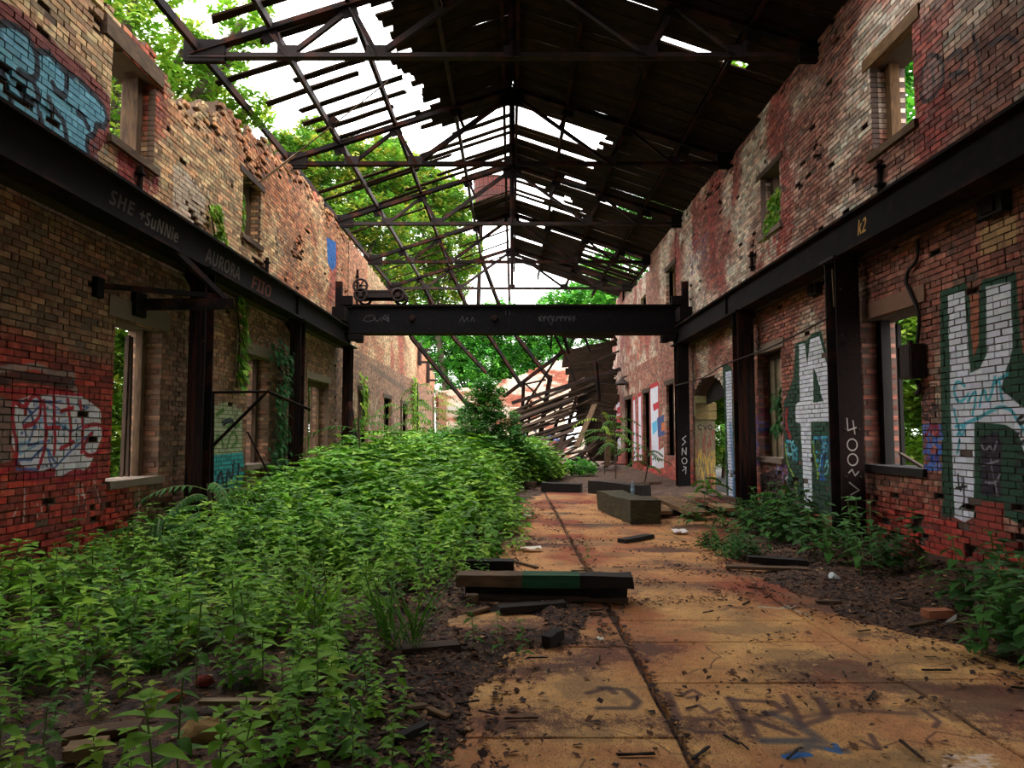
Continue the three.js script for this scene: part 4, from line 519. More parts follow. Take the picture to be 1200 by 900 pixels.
// ---------------------------------------------------------------- collapsed bay at the far end
{
  const g = thing('collapsed_roof', 'tangle of fallen roof boards and bent trusses against the far right wall', 'wreckage', V(0, 0, 0)), r = rng(333);
  const mem = (a, b, w, name, m) => part(name, section('L', at(...a), at(...b), w, w, 0.03), m, g);
  [[[590, 466, 33], [662, 412, 31], 0.13], [[600, 474, 31], [728, 434, 29.5], 0.14], [[612, 450, 32.5], [610, 500, 32], 0.14], [[644, 440, 32], [632, 512, 31], 0.16], [[660, 410, 31], [598, 505, 31], 0.1], [[612, 448, 32.5], [660, 492, 31], 0.08], [[640, 446, 32], [612, 452, 32], 0.08], [[660, 414, 31], [674, 450, 30.5], 0.09], [[696, 424, 30], [700, 470, 29.5], 0.16], [[694, 425, 30], [726, 412, 29.5], 0.07], [[694, 426, 30], [724, 436, 29.5], 0.07], [[655, 372, 30], [668, 415, 31], 0.12], [[676, 372, 30], [690, 412, 30], 0.1], [[700, 370, 30], [722, 400, 30], 0.1], [[640, 372, 30], [660, 412, 31], 0.08], [[648, 380, 30], [646, 412, 31], 0.06], [[668, 390, 30.5], [718, 402, 30], 0.09], [[660, 470, 30.5], [645, 520, 30], 0.1], [[676, 465, 30], [660, 520, 29.5], 0.1], [[622, 470, 31.5], [616, 520, 31], 0.08]].forEach(([a, b, w], i) => mem(a, b, w, 'fallen_member', i % 4 === 1 ? rust : steel));
  // hanging sheet of boards: two tilted panels
  const quad = (P, n, name, skip) => { for (let k = 0; k < n; k++) { if (r() < skip) continue; const f = (k + 0.5) / n, a = P[0].clone().lerp(P[1], f), b = P[3].clone().lerp(P[2], f), e = r() * 0.12, h = 1 - r() * 0.14; const A = a.clone().lerp(b, e), B = a.clone().lerp(b, h), w = Math.max(P[0].distanceTo(P[1]), P[2].distanceTo(P[3])) / n * 1.12; A.y += (r() - 0.5) * 0.1; part(name, bar(A, B, w * 0.97, 0.03, P[1].clone().sub(P[0]).cross(b.clone().sub(a)).normalize(), 0.2), roofWood[Math.floor(r() * 3)], g); } };
  quad([at(656, 414, 32), at(664, 462, 31.5), at(726, 470, 29.2), at(724, 398, 30.5)], 12, 'fallen_board', 0.02);
  quad([at(666, 460, 31), at(690, 540, 28.5), at(728, 538, 28.4), at(726, 468, 29.4)], 14, 'fallen_board', 0.12);
  quad([at(628, 376, 30), at(664, 400, 30), at(722, 402, 30), at(716, 372, 29.6)], 9, 'fallen_board', 0.25);
  for (let k = 0; k < 26; k++) { const f = k / 25, a = at(lerp(596, 606, r()) + f * 8, 480 + f * 50 + r() * 8, 31 - f * 2.4), b = at(lerp(664, 704, r()), lerp(446, 512, f) + (r() - 0.5) * 12, 30.6 - f * 2); part('fallen_board', bar(a, b, 0.14 + r() * 0.06, 0.03, new THREE.Vector3(0.3, 1, 0.5).normalize(), 0.25), r() < 0.75 ? roofWood[Math.floor(r() * 3)] : midWood, g); }
  for (let k = 0; k < 34; k++) { const X = lerp(0.6, 4.1, r()), D = lerp(26.5, 30.5, r()), an = (r() - 0.5) * 1.6 + 0.4, l = 0.8 + r() * 1.9, y = soilY(X, D) + 0.08 + r() * 0.35, a = V(X, y, D), b = V(X + Math.cos(an) * l * 0.8, y + r() * 0.7 * l - 0.1, D + Math.sin(an) * l); if (b.x > 4.4) continue; part('fallen_board', bar(a, b, 0.12 + r() * 0.1, 0.035, undefined, 0.25), r() < 0.6 ? roofWood[1] : r() < 0.6 ? midWood : darkWood, g); }
}
const pl = (name, a, b, w, h, m, label, cat = 'plank', group) => single(name, bar(a, b, w, h, undefined, 0.08), m, label, cat, group);
pl('leaning_plank', at(676, 524, 27), at(697, 474, 28.6), 0.22, 0.05, greyWood, 'long grey plank leaning up into the wreckage');
pl('upright_plank', at(712, 546, 26.2), at(713, 508, 26.4), 0.2, 0.05, greyWood, 'short pale plank standing upright before the wreckage');
pl('rusty_sheet', at(628, 532, 27.5), at(650, 517, 28), 0.4, 0.03, M({ map: rustTex, color: 0xffb090 }), 'rusty orange strip of sheet metal on the wreckage', 'sheet metal');
pl('grey_slab', at(640, 536, 27), at(684, 528, 27.4), 0.6, 0.08, stone, 'flat grey slab lying in front of the wreckage', 'slab');
pl('iron_bar', at(684, 530, 27), at(702, 546, 26.5), 0.05, 0.05, steel, 'thin bar propped at the foot of the wreckage', 'bar');

// ---------------------------------------------------------------- water tank on its tower, far outside
{
  const D = 60, c = at(579, 230, D), g = thing('water_tank', 'rust-red round water tank on legs seen through the roof', 'water tank', V(c.x, 0, D)), y0 = at(579, 247, D).y, y1 = at(579, 213, D).y, R0 = 1.72, red = M({ map: rustTex, color: 0xd08a80 });
  for (let k = 0; k < 26; k++) { const a = k / 26 * Math.PI * 2; part('stave', new THREE.CylinderGeometry(R0, R0 * 1.0, y1 - y0, 2, 1, true, a, 6.2832 / 26 * 0.97).translate(0, (y0 + y1) / 2, 0), red, g); }
  part('lining', new THREE.CylinderGeometry(R0 - 0.03, R0 - 0.03, y1 - y0 - 0.05, 24).translate(0, (y0 + y1) / 2, 0), rust, g);
  part('roof_cap', new THREE.ConeGeometry(R0 + 0.05, 0.35, 24).translate(0, y1 + 0.15, 0), rust, g);
  for (let k = 0; k < 4; k++) part('hoop', new THREE.TorusGeometry(R0 + 0.01, 0.035, 5, 30).rotateX(Math.PI / 2).translate(0, lerp(y0 + 0.1, y1 - 0.1, k / 3), 0), rust, g);
  part('platform', new THREE.CylinderGeometry(R0 + 0.35, R0 + 0.35, 0.12, 24).translate(0, y0 - 0.35, 0), rust, g); part('guard_rail', new THREE.TorusGeometry(R0 + 0.32, 0.03, 5, 30).rotateX(Math.PI / 2).translate(0, y0 + 0.25, 0), rust, g);
  part('bottom_bowl', new THREE.SphereGeometry(R0 * 0.9, 20, 8, 0, 6.2832, Math.PI / 2, Math.PI / 2).scale(1, 0.5, 1).translate(0, y0 - 0.3, 0), rust, g);
  for (let k = 0; k < 4; k++) { const a = k * 1.571 + 0.785, e = new THREE.Vector3(Math.cos(a) * 1.5, y0 - 0.4, Math.sin(a) * 1.5), f = new THREE.Vector3(Math.cos(a) * 2.4, -0.3, Math.sin(a) * 2.4); part('leg', bar(f, e, 0.2, 0.2), steel, g); }
}

// ---------------------------------------------------------------- ironwork on the walls
{
  const E1 = at(272, 356, 9.7), g = thing('wall_bracket', 'triangular black iron bracket jutting from the wall under the chalked runway', 'bracket');
  const w1 = onWall(112, 337, L), w2 = onWall(160, 357, L);
  part('tie_bar', section('L', V(L + 0.01, w1[1], w1[0]), at(262, 350, 9.7), 0.06, 0.06, 0.012), steel, g);
  part('arm', bar(V(L + 0.01, w2[1], w2[0]), E1, 0.1, 0.14), steel, g);
  part('brace', section('L', V(-4.2, 3.72, onWall(200, 290, -4.25)[0]), at(264, 352, 9.7), 0.07, 0.07, 0.012), rust, g);
  part('wall_plate', boxAt(L + 0.03, w2[1], w2[0], 0.06, 0.3, 0.26), steel, g); part('wall_plate', boxAt(L + 0.03, w1[1], w1[0], 0.06, 0.22, 0.14), steel, g);
}
{
  const D = 10.6, p = (x, y, d = D) => at(x, y, d), g = thing('rod_frame', 'thin bent iron rod frame standing before the teal lettering', 'iron frame');
  part('top_rod', tube([p(249, 460), p(314, 459)], 0.022, 1, 6, false), steel, g); part('upright', tube([p(249, 460), p(248, 585)], 0.03, 1, 6, false), steel, g);
  part('diagonal', tube([p(250, 522), p(312, 460)], 0.024, 1, 6, false), steel, g); part('outer_rod', tube([p(314, 459), p(363, 480, 11.6)], 0.024, 1, 6, false), steel, g); part('lower_rod', tube([p(290, 506), p(318, 562)], 0.014, 1, 6, false), steel, g);
}
{
  const [bd, by] = onWall(1078, 424, R), g = thing('fuse_box', 'rusty open fuse box hanging on the wall beside the big lower window', 'fuse box', V(R - 0.1, by, bd));
  part('case', merged([new THREE.BoxGeometry(0.02, 0.36, 0.28).translate(0.07, 0, 0), new THREE.BoxGeometry(0.16, 0.02, 0.28).translate(0, 0.18, 0), new THREE.BoxGeometry(0.16, 0.02, 0.28).translate(0, -0.18, 0), new THREE.BoxGeometry(0.16, 0.36, 0.02).translate(0, 0, 0.14), new THREE.BoxGeometry(0.16, 0.36, 0.02).translate(0, 0, -0.14)]), rust, g);
  part('cover', new THREE.BoxGeometry(0.012, 0.34, 0.2).translate(-0.085, 0, 0.03), rust, g); part('fuse_block', new THREE.BoxGeometry(0.06, 0.2, 0.14).translate(0.02, 0, 0), blackWood, g); part('gland', new THREE.CylinderGeometry(0.03, 0.03, 0.07, 8).translate(0, 0.21, 0), rust, g);
  const w = (x, y) => { const [d, t] = onWall(x, y, R); return V(R - 0.04, t, d); };
  single('cable', tube([w(1079, 402), w(1081, 370), w(1072, 345), w(1066, 330), w(1068, 318), w(1078, 305), w(1080, 280)], 0.022, 30, 6), M({ color: 0x241d1a }), 'thick black cable curling up the wall from the fuse box', 'cable');
  single('fuse_stub', tube([w(1079, 446), w(1082, 456), w(1078, 462)], 0.03, 8, 6), rust, 'broken conduit end below the fuse box', 'conduit');
}
const stubs = [[L, 160, 195, 237, 'rusty vertical pipe stub below the upper window with the thick post'], [L, 310, 302, 330, 'grey vertical pipe stub below the boarded upper window'], [R, 1035, 188, 225, 'black pipe stub below the window with pale lintel'], [R, 884, 295, 318, 'short pipe stub above the runway below the leafy window'], [L, 417, 316, 358, 'tall rusty pipe rising behind the crane trolley'], [R, 739, 300, 330, 'thin pipe hanging under the far roof edge']];
for (const [X, px, y0, y1, label] of stubs) { const a = onWall(px, y0, X), b = onWall(px, y1, X), x = X - Math.sign(X) * 0.05, g = thing('pipe_stub', label, 'pipe'); part('pipe', tube([V(x, a[1], a[0]), V(x, b[1], a[0])], 0.035, 1, 8, false), steel, g); for (const f of [0.2, 0.8]) part('clip', boxAt(x, lerp(a[1], b[1], f), a[0], 0.1, 0.03, 0.1), steel, g); }
{ const [d1, y1] = onWall(920, 388, R), [d0, y0] = onWall(866, 404, R); single('wall_wire', tube([V(4.12, 2.95, 9.4), V(4.3, 2.88, 12), V(4.12, 2.78, 14), V(4.3, 2.7, 16.4), V(4.12, 2.66, 18.5)], 0.014, 20, 5), rust, 'thin rusty rod strung between the columns past the white A', 'rod'); }
{ const g = thing('column_conduit', 'bent pale conduit running down the chalk-numbered column', 'conduit'); part('pipe', tube([V(4.2, 3.6, 9.38), V(4.21, 3.1, 9.38)], 0.014, 3, 6), greyWood, g); part('lower_pipe', tube([V(4.28, 3.05, 9.38), V(4.38, 2.9, 9.36), V(4.42, 2.5, 9.36), V(4.42, 0.6, 9.36)], 0.016, 16, 6), rust, g); }
{ // pulley on a wire
  const D = 12.2, p = at(391, 143, D), g = thing('hanging_pulley', 'small pulley hanging on a wire below the open roof', 'pulley', p);
  part('sheave', new THREE.CylinderGeometry(0.09, 0.09, 0.05, 16).rotateX(Math.PI / 2), steel, g); part('cheek', new THREE.CylinderGeometry(0.05, 0.05, 0.09, 10).rotateX(Math.PI / 2), steel, g); part('hook', new THREE.TorusGeometry(0.04, 0.01, 6, 12, 4.6).translate(0.02, -0.13, 0), steel, g); part('wire', tube([new THREE.Vector3(0, 0.09, 0), new THREE.Vector3(0, 1.1, 0)], 0.006, 1, 5, false), steel, g);
  single('guy_rope', tube([at(303, 214, 12.85), at(345, 182, 12.9), at(391, 146, 12.2), at(455, 95, 11.6)], 0.012, 20, 5), greyWood, 'slack rope running from the boarded upper window to the pulley', 'rope');
  pl('roof_lath', at(299, 218, 12.95), at(345, 182, 13.6), 0.05, 0.04, paleWood, 'pale lath poking out over the boarded upper window', 'lath');
}
{ const g = thing('leaning_brace', 'black slanting strut at the foot of the trolley-end column', 'strut'); part('strut', section('C', V(-4.15, 2.2, 18.2), V(-3.55, 0.02, 17.2), 0.1, 0.22, 0.02), steel, g); part('foot', boxAt(-3.55, 0.02, 17.2, 0.3, 0.05, 0.3), steel, g); }
for (const [px, y, l] of [[735, 446, 'rusty sheet-metal hood over the far doorway'], [722, 446, 'small rusty hood at the end of the far wall']]) { const [d, t] = onWall(px, y, R), g = thing('lamp_hood', l, 'hood', V(R - 0.2, t, d)); part('hood', new THREE.ConeGeometry(0.55, 0.3, 12, 1, true).scale(0.5, 1, 1), rust, g); part('arm', bar(new THREE.Vector3(0, 0.1, 0), new THREE.Vector3(0.22, 0.2, 0), 0.05, 0.05), rust, g); }
for (const [px, y, l] of [[490, 415, 'bolted iron bracket high on the lit far wall'], [500, 437, 'rusty window grille hanging on the lit far wall']]) { const [d, t] = onWall(px, y, L), g = thing('iron_bracket', l, 'bracket', V(L + 0.1, t, d)); part('plate', new THREE.BoxGeometry(0.1, 1.1, 0.5), rust, g); part('arm', new THREE.BoxGeometry(0.5, 0.12, 0.2).translate(0.25, 0.2, 0), rust, g); part('arm', new THREE.BoxGeometry(0.5, 0.1, 0.2).translate(0.25, -0.4, 0), rust, g); }
for (const [px, y, w, h, l] of [[1170, 222, 0.35, 0.5, 'charred beam end in the sooty wall pocket under the runway'], [958, 330, 0.3, 0.4, 'charred beam stub above the white A']]) { const [d, t] = onWall(px, y, R), g = thing('beam_stub', l, 'beam stub', V(R, t, d)); part('stub', boxUv(new THREE.BoxGeometry(0.2, h, w)), blackWood, g); part('plate', new THREE.BoxGeometry(0.03, h * 0.9, w * 0.5).translate(-0.11, 0, 0), steel, g); }

// ---------------------------------------------------------------- timbers and rubbish on the floor
const G = (px, py, y = 0) => { const [x, d] = onGround(px, py, y); return V(x, Math.max(y, soilY(x, d) + 0.015), d); };
{ // the painted beam across the path, with the beam under it
  const y = 0.2, a = G(536, 678, y), b = G(741, 680, y), g = thing('painted_beam', 'long weathered beam with a flaking green painted middle lying across the path', 'timber'), m = (t) => a.clone().lerp(b, t), paint = M({ map: woodTex, color: 0x2f9c74 });
  part('bare_end', bar(m(0), m(0.38), 0.2, 0.1, undefined, 0.06), greyWood, g); part('painted_length', bar(m(0.375), m(0.7), 0.205, 0.105, undefined, 0.03), paint, g).userData.label = 'flaking green paint'; part('charred_end', bar(m(0.695), m(1), 0.2, 0.1, undefined, 0.14), blackWood, g);
  pl('support_beam', G(545, 688, 0.09).setY(0.08), G(733, 690, 0.09).setY(0.08), 0.2, 0.13, blackWood, 'black rotten beam underneath the green painted one', 'timber');
}
pl('dark_log', G(545, 664, 0.08), G(602, 664, 0.08), 0.16, 0.14, blackWood, 'short black log half in the weeds behind the painted beam', 'log');
pl('split_plank', G(548, 703, 0.04), G(690, 700, 0.04), 0.13, 0.035, midWood, 'long split plank in front of the painted beam');
pl('split_plank', G(584, 714, 0.04), G(662, 708, 0.05), 0.12, 0.05, darkWood, 'dark broken plank lying in the litter before the painted beam');
pl('split_plank', G(688, 702, 0.03), G(736, 704, 0.03), 0.08, 0.03, midWood, 'narrow split plank by the charred end of the painted beam');
pl('wood_scrap', G(548, 719, 0.02), G(572, 712, 0.03), 0.06, 0.02, greyWood, 'short grey stick angled at the weeds by the painted beam', 'stick');
pl('wood_scrap', G(594, 656, 0.02), G(630, 665, 0.02), 0.03, 0.02, greyWood, 'thin grey stick behind the painted beam', 'stick');
pl('wood_scrap', G(546, 698, 0.1).setY(0.06), G(560, 698, 0.1).setY(0.06), 0.1, 0.1, greyWood, 'pale wooden block under the bare beam end', 'block');
pl('wood_scrap', G(476, 842, 0.02), G(499, 831, 0.03), 0.05, 0.015, greyWood, 'pale splinter on the litter beside the near weeds', 'stick');
pl('wood_scrap', G(500, 837, 0.02), G(525, 843, 0.03), 0.04, 0.012, paleWood, 'second pale splinter lying flat on the litter', 'stick');
pl('wood_scrap', G(690, 718, 0.02), G(706, 718, 0.02), 0.03, 0.012, greyWood, 'small whitish chip in the litter before the split planks', 'chip');
pl('broken_timber', G(640, 752, 0.05), G(656, 742, 0.07), 0.07, 0.07, blackWood, 'black chunk of broken timber in the litter', 'timber');
pl('broken_timber', G(500, 870, 0.05).add(V(-0.15, 0, 0)), G(560, 852, 0.05).add(V(-0.25, 0, 0)), 0.05, 0.05, blackWood, 'black branch in the litter by the near slabs', 'branch');
pl('low_plank', G(470, 762, 0.05), G(538, 757, 0.05), 0.14, 0.04, midWood, 'grey-brown plank poking from the weeds near the litter');
pl('buried_plank', G(78, 882, 0.07), G(125, 874, 0.08), 0.12, 0.05, brightWood, 'pale board end in the foreground weeds');
pl('buried_plank', G(75, 868, 0.05), G(165, 856, 0.06), 0.1, 0.04, greyWood, 'weathered strip of board behind the pale board end');
pl('white_strip', G(235, 822, 0.1), G(325, 822, 0.1), 0.05, 0.02, M({ map: woodTex, color: 0xe4e8d4 }), 'whitish painted strip among the foreground weeds');
pl('white_strip', G(272, 836, 0.08), G(330, 838, 0.08), 0.04, 0.02, M({ map: woodTex, color: 0xa4aa98 }), 'second, duller painted strip in front of the whitish one');
{ // the heavy timber and planks beside the right wall
  const y = 0.19; pl('square_timber', V(1.86, y, 13.9), V(2.14, y, 11.75), 0.5, 0.36, M({ map: woodTex, color: 0x6c7254 }), 'massive square mossy timber with a bottle standing on it', 'timber');
  pl('loose_plank', V(2.52, 0.2, 14.3), V(2.55, 0.1, 12.5), 0.36, 0.06, paleWood, 'short plank right beside the mossy timber'); pl('loose_plank', V(2.95, 0.2, 14.4), V(3.1, 0.12, 12.1), 0.4, 0.07, paleWood, 'middle plank of the row beside the mossy timber');
  { const g = thing('loose_plank', 'plank with a red painted band below the arched doorway', 'plank'); part('board', bar(V(3.6, 0.24, 14.6), V(3.75, 0.14, 12.6), 0.34, 0.06, undefined, 0.08), brightWood, g); part('red_band', bar(V(3.65, 0.208, 13.9), V(3.7, 0.173, 13.2), 0.35, 0.064), M({ map: woodTex, color: 0xb04a34 }), g); }
  pl('plank_bearer', V(2.4, 0.05, 12.9), V(3.25, 0.05, 13.0), 0.1, 0.1, blackWood, 'black bearer beam under the loose planks', 'timber'); pl('plank_bearer', V(3.4, 0.07, 13.5), V(3.95, 0.07, 13.4), 0.12, 0.12, blackWood, 'black bearer under the red-banded plank', 'timber');
  pl('far_timber', V(1.9, 0.2, 17.2), V(2.9, 0.18, 15.8), 0.3, 0.3, blackWood, 'long black timber behind the mossy one', 'timber'); pl('far_block', V(2.95, 0.3, 16.6), V(3.15, 0.36, 16.0), 0.3, 0.06, greyWood, 'pale board tilted on the long black timber');
  pl('lone_plank', G(728, 634, 0.03), G(762, 628, 0.04), 0.14, 0.05, blackWood, 'black slat lying alone on the orange path before the mossy timber');
  const bt = thing('plastic_bottle', 'clear plastic bottle standing on the mossy timber', 'bottle', V(2.13, 0.375, 12.9)); part('bottle_body', new THREE.LatheGeometry([[0, 0], [0.034, 0.0], [0.036, 0.02], [0.033, 0.08], [0.036, 0.13], [0.03, 0.17], [0.013, 0.2], [0.013, 0.215]].map((q) => new THREE.Vector2(...q)), 14), new THREE.MeshPhysicalMaterial({ color: 0xcfe0ea, roughness: 0.15, transmission: 0.7, thickness: 0 }), bt); part('cap', new THREE.CylinderGeometry(0.015, 0.015, 0.02, 10).translate(0, 0.224, 0), M({ color: 0x9db4c4 }), bt); part('label_band', new THREE.CylinderGeometry(0.0365, 0.0365, 0.05, 14, 1, true).translate(0, 0.09, 0), M({ color: 0x8fa5b4 }), bt);
}
pl('grey_plank', G(850, 664, 0.04), G(946, 668, 0.04), 0.12, 0.03, greyWood, 'weathered white-grey plank at the edge of the right bushes');
pl('grey_plank', G(876, 655, 0.08), G(946, 660, 0.06), 0.14, 0.07, blackWood, 'black plank behind the white-grey one by the right bushes');
pl('thin_lath', G(956, 705, 0.02), G(986, 706, 0.02), 0.05, 0.02, greyWood, 'short lath in the leaf litter by the right bushes', 'lath');
pl('thin_lath', G(1044, 706, 0.03), G(1096, 720, 0.03), 0.025, 0.02, midWood, 'thin brown lath in the leaf litter near the brick', 'lath');
pl('thin_lath', G(1064, 736, 0.02), G(1096, 736, 0.02), 0.025, 0.015, greyWood, 'thin pale stick next to the loose brick', 'stick');
pl('leaning_cane', G(1084, 668, 0.1), at(1070, 632, 7.2), 0.02, 0.02, greyWood, 'thin cane leaning among the bushes by the brick wall', 'cane');
{ const p = G(1100, 731, 0.02); single('loose_brick', bar(p.clone().add(V(-0.1, 0.03, 0)), p.clone().add(V(0.1, 0.03, 0.02)), 0.1, 0.06, undefined, 0.1), M({ color: 0x9a5a3c, bumpMap: grainBump, bumpScale: 0.004 }), 'loose orange-brown brick in the leaf litter by the right bush', 'brick'); }
{ const p = G(1116, 738, 0.03), s = new THREE.Shape(); s.moveTo(-0.09, -0.02); s.quadraticCurveTo(0, 0.02, 0.09, 0.05); s.quadraticCurveTo(0.03, -0.03, -0.09, -0.02); const g = new THREE.ExtrudeGeometry(s, { depth: 0.008, bevelEnabled: false }).rotateX(-1.1).rotateY(0.3).translate(p.x, p.y + 0.02, p.z); single('slate_shard', g, M({ color: 0xa9a59c }), 'pale pointed slate shard beside the loose brick', 'slate'); }
{ const p = G(978, 680, 0.04), g = thing('crushed_can', 'dented white can lying by the right bushes', 'can', p); part('can_body', new THREE.CylinderGeometry(0.033, 0.03, 0.1, 12).rotateZ(1.1).rotateY(0.5), M({ color: 0xdfe2e4, roughness: 0.4 }), g); part('can_lid', new THREE.CylinderGeometry(0.026, 0.026, 0.004, 12).translate(0, 0.052, 0).rotateZ(1.1).rotateY(0.5), M({ color: 0x9aa0a4, roughness: 0.3, metalness: 0.8 }), g); }
function crumple(seed, w, h) { const r = rng(seed), g = new THREE.PlaneGeometry(w, h, 5, 4).rotateX(-Math.PI / 2), p = g.attributes.position; for (let i = 0; i < p.count; i++) p.setXYZ(i, p.getX(i) + (r() - 0.5) * w * 0.16, r() * 0.03, p.getZ(i) + (r() - 0.5) * h * 0.2); g.computeVertexNormals(); return g; }
for (const [px, py, w, h, c, l] of [[622, 643, 0.24, 0.16, 0xdcd4c4, 'crumpled white paper on the path behind the painted beam'], [796, 623, 0.2, 0.3, 0xd6d0cc, 'torn white paper scrap at the edge of the right bushes'], [612, 605, 0.3, 0.2, 0xcfc6b8, 'pale paper scrap far up the path edge'], [703, 751, 0.05, 0.04, 0xe2ddd2, 'tiny white scrap in the litter before the slabs']]) { const p = G(px, py, 0.03); single('paper_scrap', crumple(px, w, h).translate(p.x, p.y, p.z), new THREE.MeshStandardMaterial({ color: c, side: THREE.DoubleSide, roughness: 0.9 }), l, 'paper'); }
function rock(seed, s) { const r = rng(seed), g = new THREE.IcosahedronGeometry(s, 2), p = g.attributes.position; for (let i = 0; i < p.count; i++) { const k = 0.6 + 0.8 * fbm(p.getX(i) / s * 2.1 + seed, p.getY(i) / s * 2.4 + p.getZ(i) / s * 1.7, 7, 2); p.setXYZ(i, p.getX(i) * k, p.getY(i) * k * 0.6, p.getZ(i) * k * 0.8); } g.computeVertexNormals(); return g; }
for (const [px, py, s, c, l] of [[203, 817, 0.055, 0xb26a38, 'orange stone among the foreground weeds'], [210, 757, 0.06, 0xb59a62, 'sandy stone peeping between the weeds'], [240, 800, 0.05, 0x9a3a2c, 'small red brick lump among the weeds'], [240, 860, 0.1, 0xa88448, 'flat yellow stone under the foreground weeds'], [132, 686, 0.05, 0xb06a5a, 'pink brick lump at the wall foot'], [1060, 660, 0.09, 0x8a4434, 'brick lump at the foot of the K wall'], [950, 628, 0.1, 0x6a5a4c, 'grey lump under the right bushes']]) { const p = G(px, py, 0.06); single('stone', rock(px, s).translate(p.x, p.y + 0.01, p.z), M({ color: c, bumpMap: grainBump, bumpScale: 0.004 }), l, 'stone'); }
{ const p = V(-0.66, 0, 19.6), g = thing('old_stump', 'black pointed stump with a plank leaning on it below the sapling', 'stump', p); part('stump', new THREE.CylinderGeometry(0.16, 0.3, 0.75, 9).translate(0, 0.37, 0), blackWood, g); part('root_flare', rock(5, 0.32).scale(1, 0.5, 1).translate(0, 0.08, 0), blackWood, g); pl('stump_plank', V(-0.2, 0.9, 20), V(0.28, 0.05, 18.8), 0.22, 0.08, blackWood, 'dark plank slanting beside the pointed stump'); pl('stump_sill', V(-1.6, 0.3, 18.9), V(0.6, 0.16, 18.4), 0.2, 0.14, midWood, 'low grey timber in front of the pointed stump', 'timber'); pl('path_timber', V(0.75, 0.12, 18.3), V(1.7, 0.1, 18.0), 0.24, 0.22, blackWood, 'black timber lying at the end of the path', 'timber'); }

// ---------------------------------------------------------------- leaf litter and twigs
{
  const r = rng(4001), chip = new THREE.BufferGeometry(); chip.setAttribute('position', new THREE.Float32BufferAttribute([-0.5, 0, 0, -0.1, 0.12, 0.3, 0.5, 0.02, 0.05, 0.05, 0.1, -0.3], 3)); chip.setAttribute('uv', new THREE.Float32BufferAttribute([0, 0, 0, 1, 1, 1, 1, 0], 2)); chip.setIndex([0, 1, 2, 0, 2, 3]); chip.computeVertexNormals();
  const spots = []; for (let k = 0; k < 260000 && spots.length < 42000; k++) { const d = 2.6 + 13 * Math.pow(r(), 1.8), x = lerp(-3.2, 4.4, r()), c = leafBand(x, d), p = c > 0 ? (x < -1.2 ? 0.2 : 0.95) : 0.03 + 0.3 * smooth(-0.3, 0, c) + (0.2 + 0.25 * smooth(5.2, 6.5, d)) * smooth(0.52, 0.66, fbm(x * 1.5, d * 2.5, 610)) + (Math.abs(x - 0.81) < 0.035 ? 0.6 : 0); if (r() < p) spots.push([x, Math.max(soilY(x, d), c < 0.05 ? 0.002 : -1) + 0.006, d]); }
  const im = shade(new THREE.InstancedMesh(chip, new THREE.MeshStandardMaterial({ color: 0xffffff, side: THREE.DoubleSide, roughness: 0.95 }), spots.length)), m = new THREE.Matrix4(), q = new THREE.Quaternion(), col = new THREE.Color(); im.name = 'leaf_litter'; describe(im, 'dead leaves and bark chips strewn over the floor', 'leaf litter', null, 'stuff');
  spots.forEach(([x, y, d], i) => { const s = 0.022 + 0.05 * r() * r(); m.compose(V(x, y, d), q.setFromEuler(new THREE.Euler((r() - 0.5) * 0.7, r() * 6.28, (r() - 0.5) * 0.7)), new THREE.Vector3(s, s, s * (0.5 + r()))); im.setMatrixAt(i, m); const k = r(); im.setColorAt(i, col.set(k < 0.45 ? 0x35221a : k < 0.75 ? 0x5a3826 : k < 0.93 ? 0x7a5234 : 0xa5825a).multiplyScalar(0.7 + r() * 0.5)); });
  scene.add(im);
  const sizes = [0, 1, 2].map((k) => bar(new THREE.Vector3(0, 0, 0), new THREE.Vector3(0.07 + k * 0.05, 0.003, 0), 0.006 + k * 0.003, 0.006 + k * 0.002, undefined, 0.3)), mats = [midWood, darkWood, greyWood, blackWood];
  for (let k = 0; k < 60; k++) { const d = 3.2 + 7 * r(), x = lerp(-0.6, 3.4, r()), y = Math.max(0.004, soilY(x, d)) + 0.008, t = single('twig', sizes[Math.floor(r() * 3)], mats[Math.floor(r() * 4)], 'small broken twig lying flat on the slabs and litter', 'twig', 'twigs on the floor'); t.position.copy(V(x, y, d)); t.rotation.y = r() * 6.28; }
}

// ---------------------------------------------------------------- plants
function leafGeo(len, wid, droop, fine = true) {
  const rows = fine ? [[0, 0], [0.18, 0.7], [0.42, 1], [0.72, 0.6], [1, 0]] : [[0, 0], [0.4, 1], [1, 0]], p = [], uv = [], idx = [];
  rows.forEach(([z, w], i) => { const y = -droop * z * z * len; p.push(-w * wid / 2, y + w * wid * 0.14, z * len, 0, y, z * len, w * wid / 2, y + w * wid * 0.14, z * len); uv.push(0, z, 0.5, z, 1, z); if (i) { const a = (i - 1) * 3, b = i * 3; for (const k of [0, 1]) { if (i === 1) idx.push(a + 1, b + k, b + k + 1); else if (i === rows.length - 1) idx.push(a + k, b + 1, a + k + 1); else idx.push(a + k, b + k, b + k + 1, a + k, b + k + 1, a + k + 1); } } });
  const g = new THREE.BufferGeometry(); g.setAttribute('position', new THREE.Float32BufferAttribute(p, 3)); g.setAttribute('uv', new THREE.Float32BufferAttribute(uv, 2)); g.setIndex(idx); g.computeVertexNormals(); return g;
}
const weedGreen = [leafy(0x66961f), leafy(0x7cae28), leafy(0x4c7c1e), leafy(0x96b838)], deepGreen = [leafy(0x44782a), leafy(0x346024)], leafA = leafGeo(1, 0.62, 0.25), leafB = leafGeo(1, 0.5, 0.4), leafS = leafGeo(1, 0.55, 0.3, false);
const up = new THREE.Vector3(0, 1, 0);
